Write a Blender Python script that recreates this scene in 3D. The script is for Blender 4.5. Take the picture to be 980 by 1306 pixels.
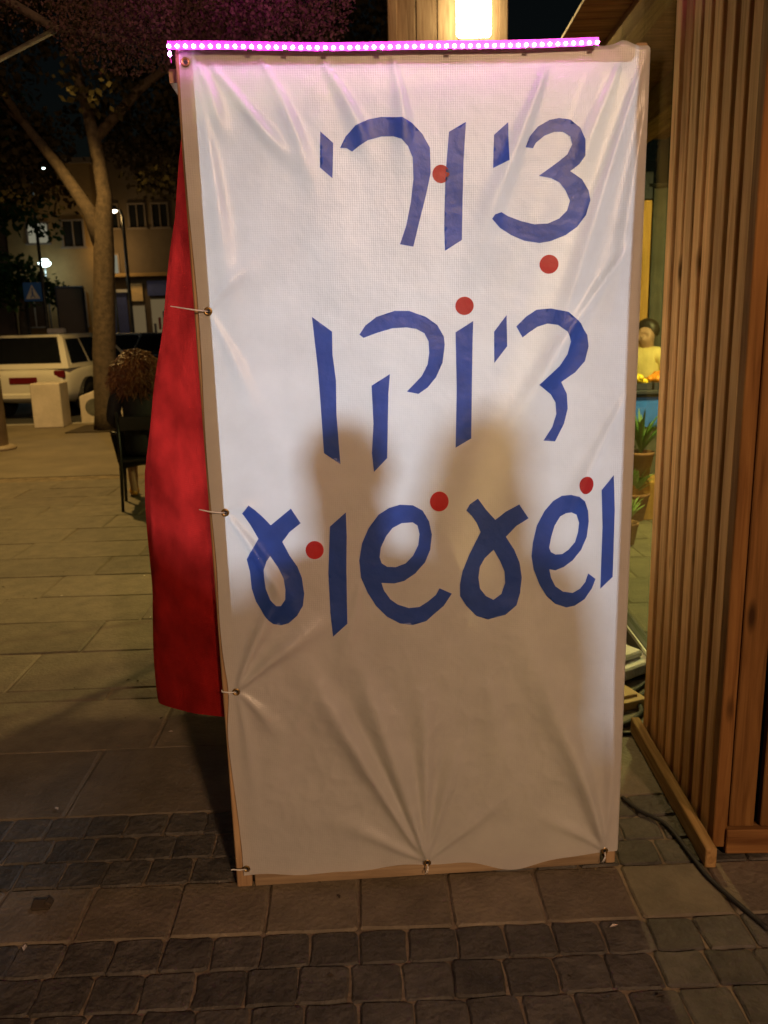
import bpy, bmesh, math, random
from mathutils import Vector, Matrix, noise
from mathutils.geometry import delaunay_2d_cdt
R = math.radians
rnd = random.Random(7)
for o in list(bpy.data.objects): bpy.data.objects.remove(o)
S = bpy.context.scene
COL = S.collection

# ------------------------------------------------------------------ camera
cam_d = bpy.data.cameras.new('camera'); cam = bpy.data.objects.new('camera', cam_d); COL.objects.link(cam)
S.camera = cam
cam_d.sensor_fit = 'VERTICAL'; cam_d.sensor_height = 36.0; cam_d.lens = 29.22
cam_d.dof.use_dof = True; cam_d.dof.focus_distance = 2.25; cam_d.dof.aperture_fstop = 5.0
cam_d.clip_start = 0.05; cam_d.clip_end = 600
PITCH, ROLL, YAW, CAM_H = R(12.863), R(-1.551), R(-1.2605), 1.55
fw = Vector((-math.sin(YAW)*math.cos(PITCH), math.cos(YAW)*math.cos(PITCH), -math.sin(PITCH)))
rt = Vector((math.cos(YAW), math.sin(YAW), 0)); up = rt.cross(fw)
rt2 = rt*math.cos(ROLL) + up*math.sin(ROLL); up2 = up*math.cos(ROLL) - rt*math.sin(ROLL)
cam.matrix_world = Matrix(((rt2.x, up2.x, -fw.x, 0), (rt2.y, up2.y, -fw.y, 0), (rt2.z, up2.z, -fw.z, CAM_H), (0, 0, 0, 1)))

# ------------------------------------------------------------------ night sky, faint moon, exposure
W = bpy.data.worlds.new('World'); S.world = W; W.use_nodes = True
nt = W.node_tree; nt.nodes.clear()
sky = nt.nodes.new('ShaderNodeTexSky'); sky.sky_type = 'NISHITA'; sky.sun_disc = False
sky.sun_elevation = R(4); sky.sun_rotation = R(200)
bg = nt.nodes.new('ShaderNodeBackground'); bg.inputs['Strength'].default_value = 0.0014
wo = nt.nodes.new('ShaderNodeOutputWorld')
nt.links.new(sky.outputs[0], bg.inputs[0]); nt.links.new(bg.outputs[0], wo.inputs[0])
sun_d = bpy.data.lights.new('moon', 'SUN'); sun_d.energy = 0.006; sun_d.angle = R(10); sun_d.color = (.8, .88, 1)
sun = bpy.data.objects.new('moon', sun_d); COL.objects.link(sun); sun.rotation_euler = (R(50), 0, R(20))
S.view_settings.view_transform = 'Standard'; S.view_settings.look = 'None'
S.view_settings.exposure = 0; S.view_settings.gamma = 1; S.view_settings.use_curve_mapping = False
S.render.engine = 'CYCLES'
S.render.resolution_x, S.render.resolution_y = 768, 1024

# ------------------------------------------------------------------ helpers
def tag(o, label=None, cat=None, group=None, kind=None):
    if label: o['label'] = label
    if cat: o['category'] = cat
    if group: o['group'] = group
    if kind: o['kind'] = kind
    return o
def thing(name, label, cat, loc=(0, 0, 0), rz=0, group=None):
    o = bpy.data.objects.new(name, None); COL.objects.link(o); o.empty_display_size = .1
    o.location = loc; o.rotation_euler = (0, 0, rz)
    return tag(o, label, cat, group)
def link(name, me, parent=None, loc=None, rot=None, scale=None):
    o = bpy.data.objects.new(name, me); COL.objects.link(o); o.parent = parent
    if loc is not None: o.location = loc
    if rot is not None: o.rotation_euler = rot
    if scale is not None: o.scale = scale
    return o
def copy_tree(o, parent=None):
    c = o.copy(); COL.objects.link(c); c.parent = parent
    for ch in o.children: copy_tree(ch, c)
    return c

class MB:
    def __init__(s): s.v = []; s.f = []; s.mi = []; s.m = 0
    def add(s, vs, fs):
        b = len(s.v); s.v += [tuple(v) for v in vs]
        for f in fs: s.f.append(tuple(i+b for i in f)); s.mi.append(s.m)
        return s
    def box(s, c, size, rot=None):
        x, y, z = [t/2 for t in size]
        M = rot if rot is not None else Matrix.Identity(3)
        vs = [M @ Vector((i*x, j*y, k*z)) + Vector(c) for i in (-1, 1) for j in (-1, 1) for k in (-1, 1)]
        return s.add(vs, [(0, 1, 3, 2), (4, 6, 7, 5), (0, 4, 5, 1), (2, 3, 7, 6), (0, 2, 6, 4), (1, 5, 7, 3)])
    def bar(s, a, b, w, h):
        a, b = Vector(a), Vector(b); d = b-a; q = d.to_track_quat('Y', 'Z').to_matrix()
        return s.box((a+b)/2, (w, d.length, h), q)
    def tube(s, path, rad, n=8, caps=True):
        P = [Vector(p) for p in path]; rs = rad if isinstance(rad, (list, tuple)) else [rad]*len(P)
        b = len(s.v); prev = None
        for i, p in enumerate(P):
            t = (P[min(i+1, len(P)-1)] - P[max(i-1, 0)]).normalized()
            if prev is None:
                ref = Vector((0, 0, 1)) if abs(t.z) < .9 else Vector((1, 0, 0))
                prev = t.cross(ref).normalized()
            nrm = (prev - t*prev.dot(t)).normalized(); prev = nrm; bn = t.cross(nrm)
            for k in range(n):
                a = 2*math.pi*k/n; s.v.append(tuple(p + (nrm*math.cos(a) + bn*math.sin(a))*rs[i]))
        for i in range(len(P)-1):
            for k in range(n):
                s.f.append((b+i*n+k, b+i*n+(k+1) % n, b+(i+1)*n+(k+1) % n, b+(i+1)*n+k)); s.mi.append(s.m)
        if caps:
            s.f.append(tuple(b+k for k in reversed(range(n)))); s.mi.append(s.m)
            e = b+(len(P)-1)*n; s.f.append(tuple(e+k for k in range(n))); s.mi.append(s.m)
        return s
    def lathe(s, prof, n=16, c=(0, 0, 0), axis='Z'):
        b = len(s.v); c = Vector(c)
        for r, z in prof:
            for k in range(n):
                a = 2*math.pi*k/n; x, y = r*math.cos(a), r*math.sin(a)
                s.v.append(tuple(c + (Vector((x, y, z)) if axis == 'Z' else Vector((x, z, y)))))
        for i in range(len(prof)-1):
            for k in range(n):
                s.f.append((b+i*n+k, b+i*n+(k+1) % n, b+(i+1)*n+(k+1) % n, b+(i+1)*n+k)); s.mi.append(s.m)
        s.f.append(tuple(b+k for k in reversed(range(n)))); s.mi.append(s.m)
        e = b+(len(prof)-1)*n; s.f.append(tuple(e+k for k in range(n))); s.mi.append(s.m)
        return s
    def ball(s, c, r, n=10, m=6, sq=(1, 1, 1)):
        prof = [(max(1e-4, r*math.sin(math.pi*i/m)), -r*math.cos(math.pi*i/m)) for i in range(m+1)]
        b = len(s.v); s.lathe(prof, n)
        for i in range(b, len(s.v)):
            v = s.v[i]; s.v[i] = (v[0]*sq[0]+c[0], v[1]*sq[1]+c[1], v[2]*sq[2]+c[2])
        return s
    def mesh(s, name, mats, smooth=False, bevel=0, fixn=True):
        me = bpy.data.meshes.new(name); me.from_pydata(s.v, [], s.f)
        if not isinstance(mats, (list, tuple)): mats = [mats]
        for m in mats: me.materials.append(m)
        for p, i in zip(me.polygons, s.mi): p.material_index = i
        bm = bmesh.new(); bm.from_mesh(me)
        if fixn: bmesh.ops.recalc_face_normals(bm, faces=bm.faces)
        if bevel: bmesh.ops.bevel(bm, geom=list(bm.edges), offset=bevel, segments=1, affect='EDGES', profile=.5)
        bm.to_mesh(me); bm.free()
        for p in me.polygons: p.use_smooth = smooth
        me.update(); return me
    def build(s, name, mats, parent=None, smooth=False, bevel=0, loc=None, rot=None, fixn=True):
        return link(name, s.mesh(name, mats, smooth, bevel, fixn), parent, loc, rot)

# ------------------------------------------------------------------ materials
def nodes(name):
    m = bpy.data.materials.new(name); m.use_nodes = True
    t = m.node_tree; t.nodes.clear(); o = t.nodes.new('ShaderNodeOutputMaterial')
    return m, t, o
def nd(t, typ, **kw):
    n = t.nodes.new(typ)
    for k, v in kw.items():
        if k in n.inputs.keys(): n.inputs[k].default_value = v
        else: setattr(n, k, v)
    return n
def coords(t, scale=(1, 1, 1), rand=0):
    tc = nd(t, 'ShaderNodeTexCoord'); mp = nd(t, 'ShaderNodeMapping'); mp.inputs['Scale'].default_value = scale
    t.links.new(tc.outputs['Object'], mp.inputs['Vector'])
    if rand:
        oi = nd(t, 'ShaderNodeObjectInfo'); mu = nd(t, 'ShaderNodeMath', operation='MULTIPLY'); mu.inputs[1].default_value = rand
        cb = nd(t, 'ShaderNodeCombineXYZ')
        t.links.new(oi.outputs['Random'], mu.inputs[0])
        for i in range(3): t.links.new(mu.outputs[0], cb.inputs[i])
        t.links.new(cb.outputs[0], mp.inputs['Location'])
    return mp.outputs[0]
def ramp(t, fac, stops):
    r = nd(t, 'ShaderNodeValToRGB'); e = r.color_ramp.elements
    while len(e) < len(stops): e.new(.5)
    for x, (p, c) in zip(e, stops): x.position = p; x.color = (*c, 1)
    t.links.new(fac, r.inputs[0]); return r.outputs[0]
def mat(name, c, rough=.7, c2=None, scale=8, bump=.0, metal=0, spec=.5, rand=20, vary=0, bscale=None):
    """a plain surface with mottled colour and fine relief"""
    m, t, o = nodes(name); b = nd(t, 'ShaderNodeBsdfPrincipled')
    b.inputs['Roughness'].default_value = rough; b.inputs['Metallic'].default_value = metal
    b.inputs['Specular IOR Level'].default_value = spec
    co = coords(t, rand=rand)
    n = nd(t, 'ShaderNodeTexNoise'); n.inputs['Scale'].default_value = scale; n.inputs['Detail'].default_value = 6
    n.inputs['Roughness'].default_value = .65
    t.links.new(co, n.inputs['Vector'])
    c2 = c2 or tuple(x*.72 for x in c)
    col = ramp(t, n.outputs['Fac'], [(.3, c2), (.7, c)])
    if vary:
        oi = nd(t, 'ShaderNodeObjectInfo'); hs = nd(t, 'ShaderNodeHueSaturation')
        mr = nd(t, 'ShaderNodeMapRange'); mr.inputs[3].default_value = 1-vary; mr.inputs[4].default_value = 1+vary
        t.links.new(oi.outputs['Random'], mr.inputs[0]); t.links.new(mr.outputs[0], hs.inputs['Value'])
        t.links.new(col, hs.inputs['Color']); col = hs.outputs[0]
    t.links.new(col, b.inputs['Base Color'])
    if bump:
        n2 = nd(t, 'ShaderNodeTexNoise'); n2.inputs['Scale'].default_value = bscale or scale*5; n2.inputs['Detail'].default_value = 5
        t.links.new(co, n2.inputs['Vector'])
        bp = nd(t, 'ShaderNodeBump'); bp.inputs['Strength'].default_value = bump; bp.inputs['Distance'].default_value = .01
        t.links.new(n2.outputs['Fac'], bp.inputs['Height']); t.links.new(bp.outputs[0], b.inputs['Normal'])
    t.links.new(b.outputs[0], o.inputs[0]); return m
def emit(name, c, k):
    m, t, o = nodes(name); e = nd(t, 'ShaderNodeEmission'); e.inputs[0].default_value = (*c, 1); e.inputs[1].default_value = k
    t.links.new(e.outputs[0], o.inputs[0]); return m
def wood(name, c1, c2, c3, axis=2, rough=.8, knots=True):
    m, t, o = nodes(name); b = nd(t, 'ShaderNodeBsdfPrincipled'); b.inputs['Roughness'].default_value = rough
    b.inputs['Specular IOR Level'].default_value = .12
    sc = [1, 1, 1]; sc[axis] = .06
    co = coords(t, tuple(sc), rand=31)
    n = nd(t, 'ShaderNodeTexNoise'); n.inputs['Scale'].default_value = 55; n.inputs['Detail'].default_value = 7; n.inputs['Distortion'].default_value = .6
    t.links.new(co, n.inputs['Vector'])
    col = ramp(t, n.outputs['Fac'], [(.28, c3), (.5, c2), (.72, c1)])
    co3 = coords(t, tuple(3 if i != axis else .5 for i in range(3)), rand=17)
    n3 = nd(t, 'ShaderNodeTexNoise'); n3.inputs['Scale'].default_value = 2.5; n3.inputs['Detail'].default_value = 3
    t.links.new(co3, n3.inputs['Vector'])
    hs = nd(t, 'ShaderNodeHueSaturation'); mr = nd(t, 'ShaderNodeMapRange'); mr.inputs[1].default_value = .3; mr.inputs[2].default_value = .7
    mr.inputs[3].default_value = .72; mr.inputs[4].default_value = 1.22
    t.links.new(n3.outputs['Fac'], mr.inputs[0]); t.links.new(mr.outputs[0], hs.inputs['Value']); t.links.new(col, hs.inputs['Color'])
    col = hs.outputs[0]
    oi = nd(t, 'ShaderNodeObjectInfo'); h2 = nd(t, 'ShaderNodeHueSaturation'); m2 = nd(t, 'ShaderNodeMapRange')
    m2.inputs[3].default_value = .8; m2.inputs[4].default_value = 1.18
    t.links.new(oi.outputs['Random'], m2.inputs[0]); t.links.new(m2.outputs[0], h2.inputs['Value']); t.links.new(col, h2.inputs['Color'])
    col = h2.outputs[0]
    if knots:
        ck = coords(t, tuple(9 if i != axis else 2.6 for i in range(3)), rand=43)
        vo = nd(t, 'ShaderNodeTexVoronoi'); vo.inputs['Scale'].default_value = 1.0; vo.inputs['Randomness'].default_value = 1
        t.links.new(ck, vo.inputs['Vector'])
        kf = ramp(t, vo.outputs['Distance'], [(.05, (1, 1, 1)), (.15, (0, 0, 0))])
        mx = nd(t, 'ShaderNodeMix', data_type='RGBA'); t.links.new(kf, mx.inputs[0])
        t.links.new(col, mx.inputs[6]); mx.inputs[7].default_value = (*[x*.35 for x in c3], 1); col = mx.outputs[2]
    t.links.new(col, b.inputs['Base Color'])
    bp = nd(t, 'ShaderNodeBump'); bp.inputs['Strength'].default_value = .35; bp.inputs['Distance'].default_value = .004
    t.links.new(n.outputs['Fac'], bp.inputs['Height']); t.links.new(bp.outputs[0], b.inputs['Normal'])
    t.links.new(b.outputs[0], o.inputs[0]); return m
def sheet(name, c, ctrans, mixf, gloss=.06, rough=.35, weave=True, mottle=.08, bump=.25):
    """thin cloth or film that lets light through"""
    m, t, o = nodes(name); co = coords(t)
    n = nd(t, 'ShaderNodeTexNoise'); n.inputs['Scale'].default_value = 9; n.inputs['Detail'].default_value = 5
    t.links.new(co, n.inputs['Vector'])
    c1 = ramp(t, n.outputs['Fac'], [(.3, tuple(x*(1-mottle) for x in c)), (.7, c)])
    c2 = ramp(t, n.outputs['Fac'], [(.3, tuple(x*(1-mottle*1.6) for x in ctrans)), (.7, ctrans)])
    d = nd(t, 'ShaderNodeBsdfDiffuse'); tr = nd(t, 'ShaderNodeBsdfTranslucent')
    t.links.new(c1, d.inputs[0]); t.links.new(c2, tr.inputs[0])
    n2 = nd(t, 'ShaderNodeTexNoise'); n2.inputs['Scale'].default_value = 38; n2.inputs['Detail'].default_value = 6
    t.links.new(co, n2.inputs['Vector'])
    h = n2.outputs['Fac']
    if weave:
        for ax in ('X', 'Z'):
            w = nd(t, 'ShaderNodeTexWave', bands_direction=ax); w.inputs['Scale'].default_value = 60; w.inputs['Distortion'].default_value = 1.5
            t.links.new(co, w.inputs['Vector'])
            ad = nd(t, 'ShaderNodeMath', operation='MULTIPLY_ADD'); ad.inputs[1].default_value = .10
            t.links.new(w.outputs['Fac'], ad.inputs[0]); t.links.new(h, ad.inputs[2]); h = ad.outputs[0]
    bp = nd(t, 'ShaderNodeBump'); bp.inputs['Strength'].default_value = bump; bp.inputs['Distance'].default_value = .006
    t.links.new(h, bp.inputs['Height'])
    for x in (d, tr): t.links.new(bp.outputs[0], x.inputs['Normal'])
    mx = nd(t, 'ShaderNodeMixShader'); mx.inputs[0].default_value = mixf
    t.links.new(d.outputs[0], mx.inputs[1]); t.links.new(tr.outputs[0], mx.inputs[2])
    g = nd(t, 'ShaderNodeBsdfGlossy'); g.inputs['Roughness'].default_value = rough; g.inputs[0].default_value = (1, 1, 1, 1)
    t.links.new(bp.outputs[0], g.inputs['Normal'])
    m2 = nd(t, 'ShaderNodeMixShader'); m2.inputs[0].default_value = gloss
    t.links.new(mx.outputs[0], m2.inputs[1]); t.links.new(g.outputs[0], m2.inputs[2])
    t.links.new(m2.outputs[0], o.inputs[0]); return m
def glass(name, tint, dark=.25, rough=.02):
    m, t, o = nodes(name); tr = nd(t, 'ShaderNodeBsdfTransparent'); tr.inputs[0].default_value = (*tint, 1)
    g = nd(t, 'ShaderNodeBsdfGlossy'); g.inputs['Roughness'].default_value = rough
    lw = nd(t, 'ShaderNodeLayerWeight'); pw = nd(t, 'ShaderNodeMath', operation='POWER'); pw.inputs[1].default_value = 5
    ma = nd(t, 'ShaderNodeMath', operation='MULTIPLY_ADD'); ma.inputs[1].default_value = .5; ma.inputs[2].default_value = .03
    t.links.new(lw.outputs['Facing'], pw.inputs[0]); t.links.new(pw.outputs[0], ma.inputs[0])
    mx = nd(t, 'ShaderNodeMixShader'); t.links.new(ma.outputs[0], mx.inputs[0])
    t.links.new(tr.outputs[0], mx.inputs[1]); t.links.new(g.outputs[0], mx.inputs[2]); t.links.new(mx.outputs[0], o.inputs[0]); return m

M = dict(
    wood=wood('wood_cladding', (.68, .395, .165), (.58, .315, .12), (.40, .20, .07)),
    wood2=wood('wood_front', (.22, .11, .034), (.17, .08, .024), (.105, .045, .013)),
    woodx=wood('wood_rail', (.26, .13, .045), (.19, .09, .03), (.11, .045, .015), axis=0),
    woody=wood('wood_board', (.38, .25, .11), (.3, .18, .07), (.18, .1, .038), axis=1),
    pale=wood('pale_timber', (.42, .29, .16), (.34, .22, .12), (.22, .13, .065), knots=False),
    palex=wood('pale_rail', (.36, .27, .17), (.28, .2, .12), (.18, .12, .07), axis=0, knots=False),
    cobble=mat('cobble_stone', (.088, .079, .064), .7, (.036, .032, .026), 14, .9, vary=.28, bscale=45),
    slab=mat('paving_slab', (.18, .146, .098), .72, (.098, .08, .053), 9, .5, vary=.16, bscale=60),
    mortar=mat('joint_sand', (.25, .19, .12), .95, (.08, .06, .04), 9, .8, rand=0),
    plaza=mat('far_paving', (.19, .152, .10), .7, (.12, .096, .062), 1.6, .3, rand=0),
    asphalt=mat('asphalt', (.06, .057, .052), .7, (.035, .033, .03), 3, .4, rand=0),
    kerb=mat('kerb_stone', (.36, .33, .28), .8, None, 5, .4),
    black=mat('black_plastic', (.012, .012, .013), .45), rubber=mat('rubber', (.02, .019, .018), .75),
    dmetal=mat('dark_metal', (.04, .042, .045), .4, metal=.6), alu=mat('aluminium', (.55, .55, .56), .35, metal=.9),
    steel=mat('steel', (.5, .48, .45), .3, metal=1), white=mat('white_paint', (.75, .74, .72), .45),
    zip=mat('white_nylon', (.8, .8, .78), .3), brass=mat('brass', (.45, .3, .12), .35, metal=1),
    concrete=mat('concrete', (.62, .54, .46), .85, (.48, .42, .35), 5, .4), post=mat('post_paint', (.3, .235, .155), .6, None, 5, .2),
    bark=mat('bark', (.10, .068, .042), .9, (.035, .024, .015), 14, 1.0, rand=0, bscale=30),
    skin=mat('skin', (.46, .27, .18), .55), hair=mat('auburn_hair', (.2, .075, .022), .45, (.06, .02, .008), 18),
    darkhair=mat('dark_hair', (.03, .02, .014), .5), coat=mat('black_coat', (.012, .012, .016), .8, None, 20, .3),
    navy=mat('navy_cloth', (.02, .025, .06), .85), grey=mat('grey_cloth', (.16, .155, .15), .85), yellow=mat('yellow_shirt', (.75, .58, .22), .85),
    tan=mat('tan_leather', (.5, .24, .04), .4), teal=mat('blue_panel', (.04, .2, .85), .5), navyp=mat('navy_panel', (.04, .06, .24), .5),
    wallt=mat('tan_plaster', (.2, .125, .045), .9, None, 1.5, .2, rand=0), walld=mat('dull_plaster', (.085, .06, .036), .9, None, 1.2, .2, rand=0),
    walldk=mat('brown_render', (.13, .10, .08), .9, None, 1.2, .2, rand=0), panelwood=wood('tan_panel', (.62, .36, .11), (.52, .29, .085), (.4, .21, .06), knots=False),  # walldk is one even brown for walls, roof, frames and poster
    curtain=mat('grey_curtain', (.13, .13, .105), .9, (.07, .07, .06), 12), foam=mat('foam_block', (.85, .84, .78), .8, (.7, .68, .6), 20, .5),
    soil=mat('soil', (.05, .035, .02), .95), terra=mat('terracotta', (.32, .15, .075), .85), orange=mat('orange_peel', (.8, .28, .02), .45), lemon=mat('lemon_peel', (.85, .6, .04), .45),
    carwhite=mat('white_car_paint', (.66, .63, .55), .25, (.62, .59, .52), 2), cardark=mat('dark_car_paint', (.035, .037, .045), .2), carglass=mat('car_glass', (.008, .009, .011), .06),
    carsilver=mat('silver_car_paint', (.2, .2, .2), .25), redlens=mat('red_lens', (.13, .008, .012), .2), steelwheel=mat('wheel_metal', (.3, .3, .3), .4, metal=.8),
    signblue=mat('sign_blue', (.03, .16, .62), .5), shop=mat('shopfront', (.05, .05, .07), .4), paper=mat('paper', (.6, .42, .2), .8),
    lamp=emit('lamp_cool', (.75, 1, .95), 14), lampw=emit('lamp_warm', (1, .85, .6), 14), lit=emit('lit_window', (.9, .85, .6), .22), litw=emit('lit_shop', (1, .72, .35), .11),
    flood=emit('flood_face', (1, .86, .50), 18), led=emit('led_magenta', (1, .22, .9), 170), panel=emit('work_lamp_face', (.86, .93, 1), 8),
    tape=mat('led_halo_tape', (.75, .06, .6), .4),  # magenta halo of the beads put into the tape colour
)
LETTERS = [
    ([(0.320,1.982),(0.349,1.957),(0.344,1.880),(0.316,1.904)], None),
    ([(0.364,1.946),(0.378,1.971),(0.401,1.993),(0.432,2.007),(0.462,2.012),(0.510,2.010),(0.534,1.997),(0.557,1.974),(0.574,1.944),(0.575,1.889),(0.563,1.839),(0.548,1.787),(0.531,1.724),(0.499,1.730),(0.515,1.773),(0.527,1.825),(0.534,1.876),(0.533,1.923),(0.522,1.948),(0.507,1.964),(0.488,1.970),(0.461,1.970),(0.430,1.962),(0.407,1.949),(0.392,1.938),(0.379,1.946)], None),
    ([(0.619,1.978),(0.659,1.999),(0.653,1.917),(0.648,1.737),(0.607,1.713),(0.606,1.771),(0.610,1.882)], None),
    ([(0.725,1.970),(0.758,1.997),(0.760,1.913),(0.723,1.897)], None),
    ([(0.799,1.941),(0.809,1.965),(0.828,1.986),(0.855,2.000),(0.878,2.004),(0.905,2.000),(0.929,1.982),(0.940,1.956),(0.941,1.920),(0.928,1.902),(0.907,1.887),(0.936,1.868),(0.953,1.843),(0.957,1.821),(0.947,1.787),(0.927,1.761),(0.900,1.743),(0.864,1.730),(0.836,1.726),(0.799,1.732),(0.767,1.746),(0.739,1.763),(0.720,1.783),(0.727,1.793),(0.743,1.798),(0.759,1.789),(0.791,1.777),(0.823,1.769),(0.855,1.770),(0.883,1.781),(0.902,1.799),(0.908,1.821),(0.897,1.844),(0.881,1.863),(0.861,1.872),(0.832,1.878),(0.849,1.889),(0.876,1.907),(0.899,1.924),(0.910,1.946),(0.905,1.964),(0.886,1.974),(0.867,1.974),(0.844,1.966),(0.824,1.951),(0.817,1.939)], None),
    ([(0.282,1.567),(0.329,1.531),(0.328,1.476),(0.334,1.413),(0.332,1.332),(0.337,1.205),(0.297,1.234),(0.294,1.349),(0.291,1.438)], None),
    ([(0.395,1.522),(0.410,1.543),(0.438,1.563),(0.482,1.576),(0.518,1.575),(0.558,1.560),(0.586,1.540),(0.602,1.512),(0.604,1.492),(0.598,1.449),(0.581,1.413),(0.560,1.389),(0.537,1.374),(0.508,1.381),(0.527,1.399),(0.546,1.418),(0.561,1.446),(0.565,1.474),(0.564,1.501),(0.554,1.521),(0.534,1.532),(0.510,1.536),(0.477,1.535),(0.441,1.526),(0.405,1.514)], None),
    ([(0.421,1.398),(0.467,1.425),(0.462,1.376),(0.455,1.216),(0.421,1.182),(0.417,1.230),(0.423,1.304)], None),
    ([(0.631,1.521),(0.675,1.547),(0.673,1.482),(0.669,1.258),(0.629,1.236),(0.633,1.379)], None),
    ([(0.727,1.520),(0.758,1.559),(0.760,1.484),(0.728,1.444)], None),
    ([(0.782,1.531),(0.806,1.554),(0.832,1.570),(0.867,1.572),(0.908,1.563),(0.941,1.534),(0.960,1.506),(0.964,1.478),(0.956,1.442),(0.932,1.415),(0.897,1.392),(0.912,1.362),(0.915,1.325),(0.906,1.288),(0.884,1.243),(0.854,1.246),(0.876,1.280),(0.886,1.313),(0.883,1.342),(0.870,1.363),(0.837,1.388),(0.861,1.409),(0.890,1.432),(0.910,1.460),(0.916,1.491),(0.905,1.516),(0.884,1.532),(0.859,1.536),(0.835,1.529),(0.814,1.516),(0.798,1.504)], None),
    ([(0.084,1.088),(0.102,1.109),(0.117,1.096),(0.138,1.073),(0.154,1.054),(0.207,1.095),(0.230,1.056),(0.201,1.034),(0.181,1.009),(0.198,0.971),(0.216,0.941),(0.226,0.911),(0.230,0.867),(0.225,0.835),(0.209,0.809),(0.186,0.789),(0.166,0.784),(0.146,0.791),(0.123,0.819),(0.105,0.852),(0.096,0.888),(0.094,0.935),(0.088,0.967),(0.100,0.989),(0.121,1.020),(0.104,1.055)], [(0.148,0.973),(0.166,0.943),(0.179,0.913),(0.183,0.884),(0.181,0.858),(0.169,0.840),(0.157,0.841),(0.142,0.857),(0.132,0.886),(0.130,0.916),(0.131,0.942),(0.139,0.962)]),
    ([(0.304,1.044),(0.346,1.080),(0.346,1.016),(0.342,0.929),(0.339,0.781),(0.300,0.745),(0.296,0.813),(0.295,0.920),(0.300,0.989)], None),
    ([(0.485,1.094),(0.518,1.091),(0.543,1.076),(0.559,1.047),(0.566,1.012),(0.561,0.972),(0.547,0.938),(0.521,0.909),(0.492,0.890),(0.466,0.884),(0.432,0.887),(0.438,0.866),(0.454,0.841),(0.473,0.826),(0.502,0.815),(0.530,0.817),(0.553,0.831),(0.574,0.848),(0.584,0.866),(0.616,0.850),(0.594,0.817),(0.570,0.797),(0.547,0.777),(0.512,0.768),(0.478,0.774),(0.444,0.794),(0.416,0.825),(0.395,0.862),(0.379,0.904),(0.376,0.951),(0.385,0.997),(0.403,1.036),(0.429,1.070),(0.457,1.087)], [(0.488,1.045),(0.517,1.046),(0.529,1.037),(0.534,1.014),(0.530,0.985),(0.516,0.957),(0.496,0.937),(0.470,0.928),(0.448,0.930),(0.434,0.940),(0.429,0.957),(0.433,0.983),(0.447,1.012),(0.464,1.033)]),
    ([(0.656,1.072),(0.665,1.088),(0.686,1.102),(0.707,1.072),(0.731,1.044),(0.758,1.065),(0.793,1.083),(0.818,1.045),(0.786,1.026),(0.759,0.998),(0.781,0.962),(0.796,0.926),(0.802,0.885),(0.798,0.843),(0.788,0.810),(0.759,0.784),(0.713,0.773),(0.681,0.785),(0.655,0.814),(0.638,0.842),(0.638,0.874),(0.645,0.910),(0.664,0.956),(0.693,1.013),(0.682,1.039),(0.670,1.057)], [(0.727,0.964),(0.744,0.934),(0.756,0.904),(0.758,0.872),(0.748,0.842),(0.727,0.827),(0.707,0.838),(0.691,0.860),(0.687,0.890),(0.691,0.919),(0.704,0.942)]),
    ([(0.927,1.104),(0.947,1.099),(0.964,1.085),(0.974,1.059),(0.977,1.030),(0.973,0.989),(0.959,0.954),(0.937,0.926),(0.914,0.909),(0.891,0.901),(0.875,0.905),(0.880,0.881),(0.892,0.857),(0.913,0.841),(0.939,0.836),(0.959,0.847),(0.973,0.865),(0.980,0.888),(1.000,0.872),(0.991,0.846),(0.972,0.817),(0.946,0.800),(0.923,0.796),(0.893,0.808),(0.869,0.831),(0.849,0.865),(0.833,0.907),(0.827,0.943),(0.830,0.978),(0.840,1.024),(0.860,1.063),(0.882,1.088),(0.904,1.101)], [(0.928,1.058),(0.942,1.051),(0.951,1.028),(0.949,1.002),(0.942,0.976),(0.925,0.956),(0.908,0.945),(0.890,0.945),(0.878,0.952),(0.873,0.964),(0.878,0.993),(0.886,1.022),(0.900,1.047),(0.914,1.056)]),
    ([(1.008,1.112),(1.039,1.150),(1.045,1.056),(1.046,0.876),(1.014,0.844),(1.014,0.922),(1.014,1.016)], None),
]
DOTS = [(0.5991, 1.8862, 0.0202, 0.0203), (0.8606, 1.6762, 0.0235, 0.0222), (0.6537, 1.5835, 0.0226, 0.0217), (0.2623, 0.9833, 0.0233, 0.0241), (0.5861, 1.0984, 0.024, 0.026), (0.966, 1.1277, 0.0193, 0.0233)]
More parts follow.
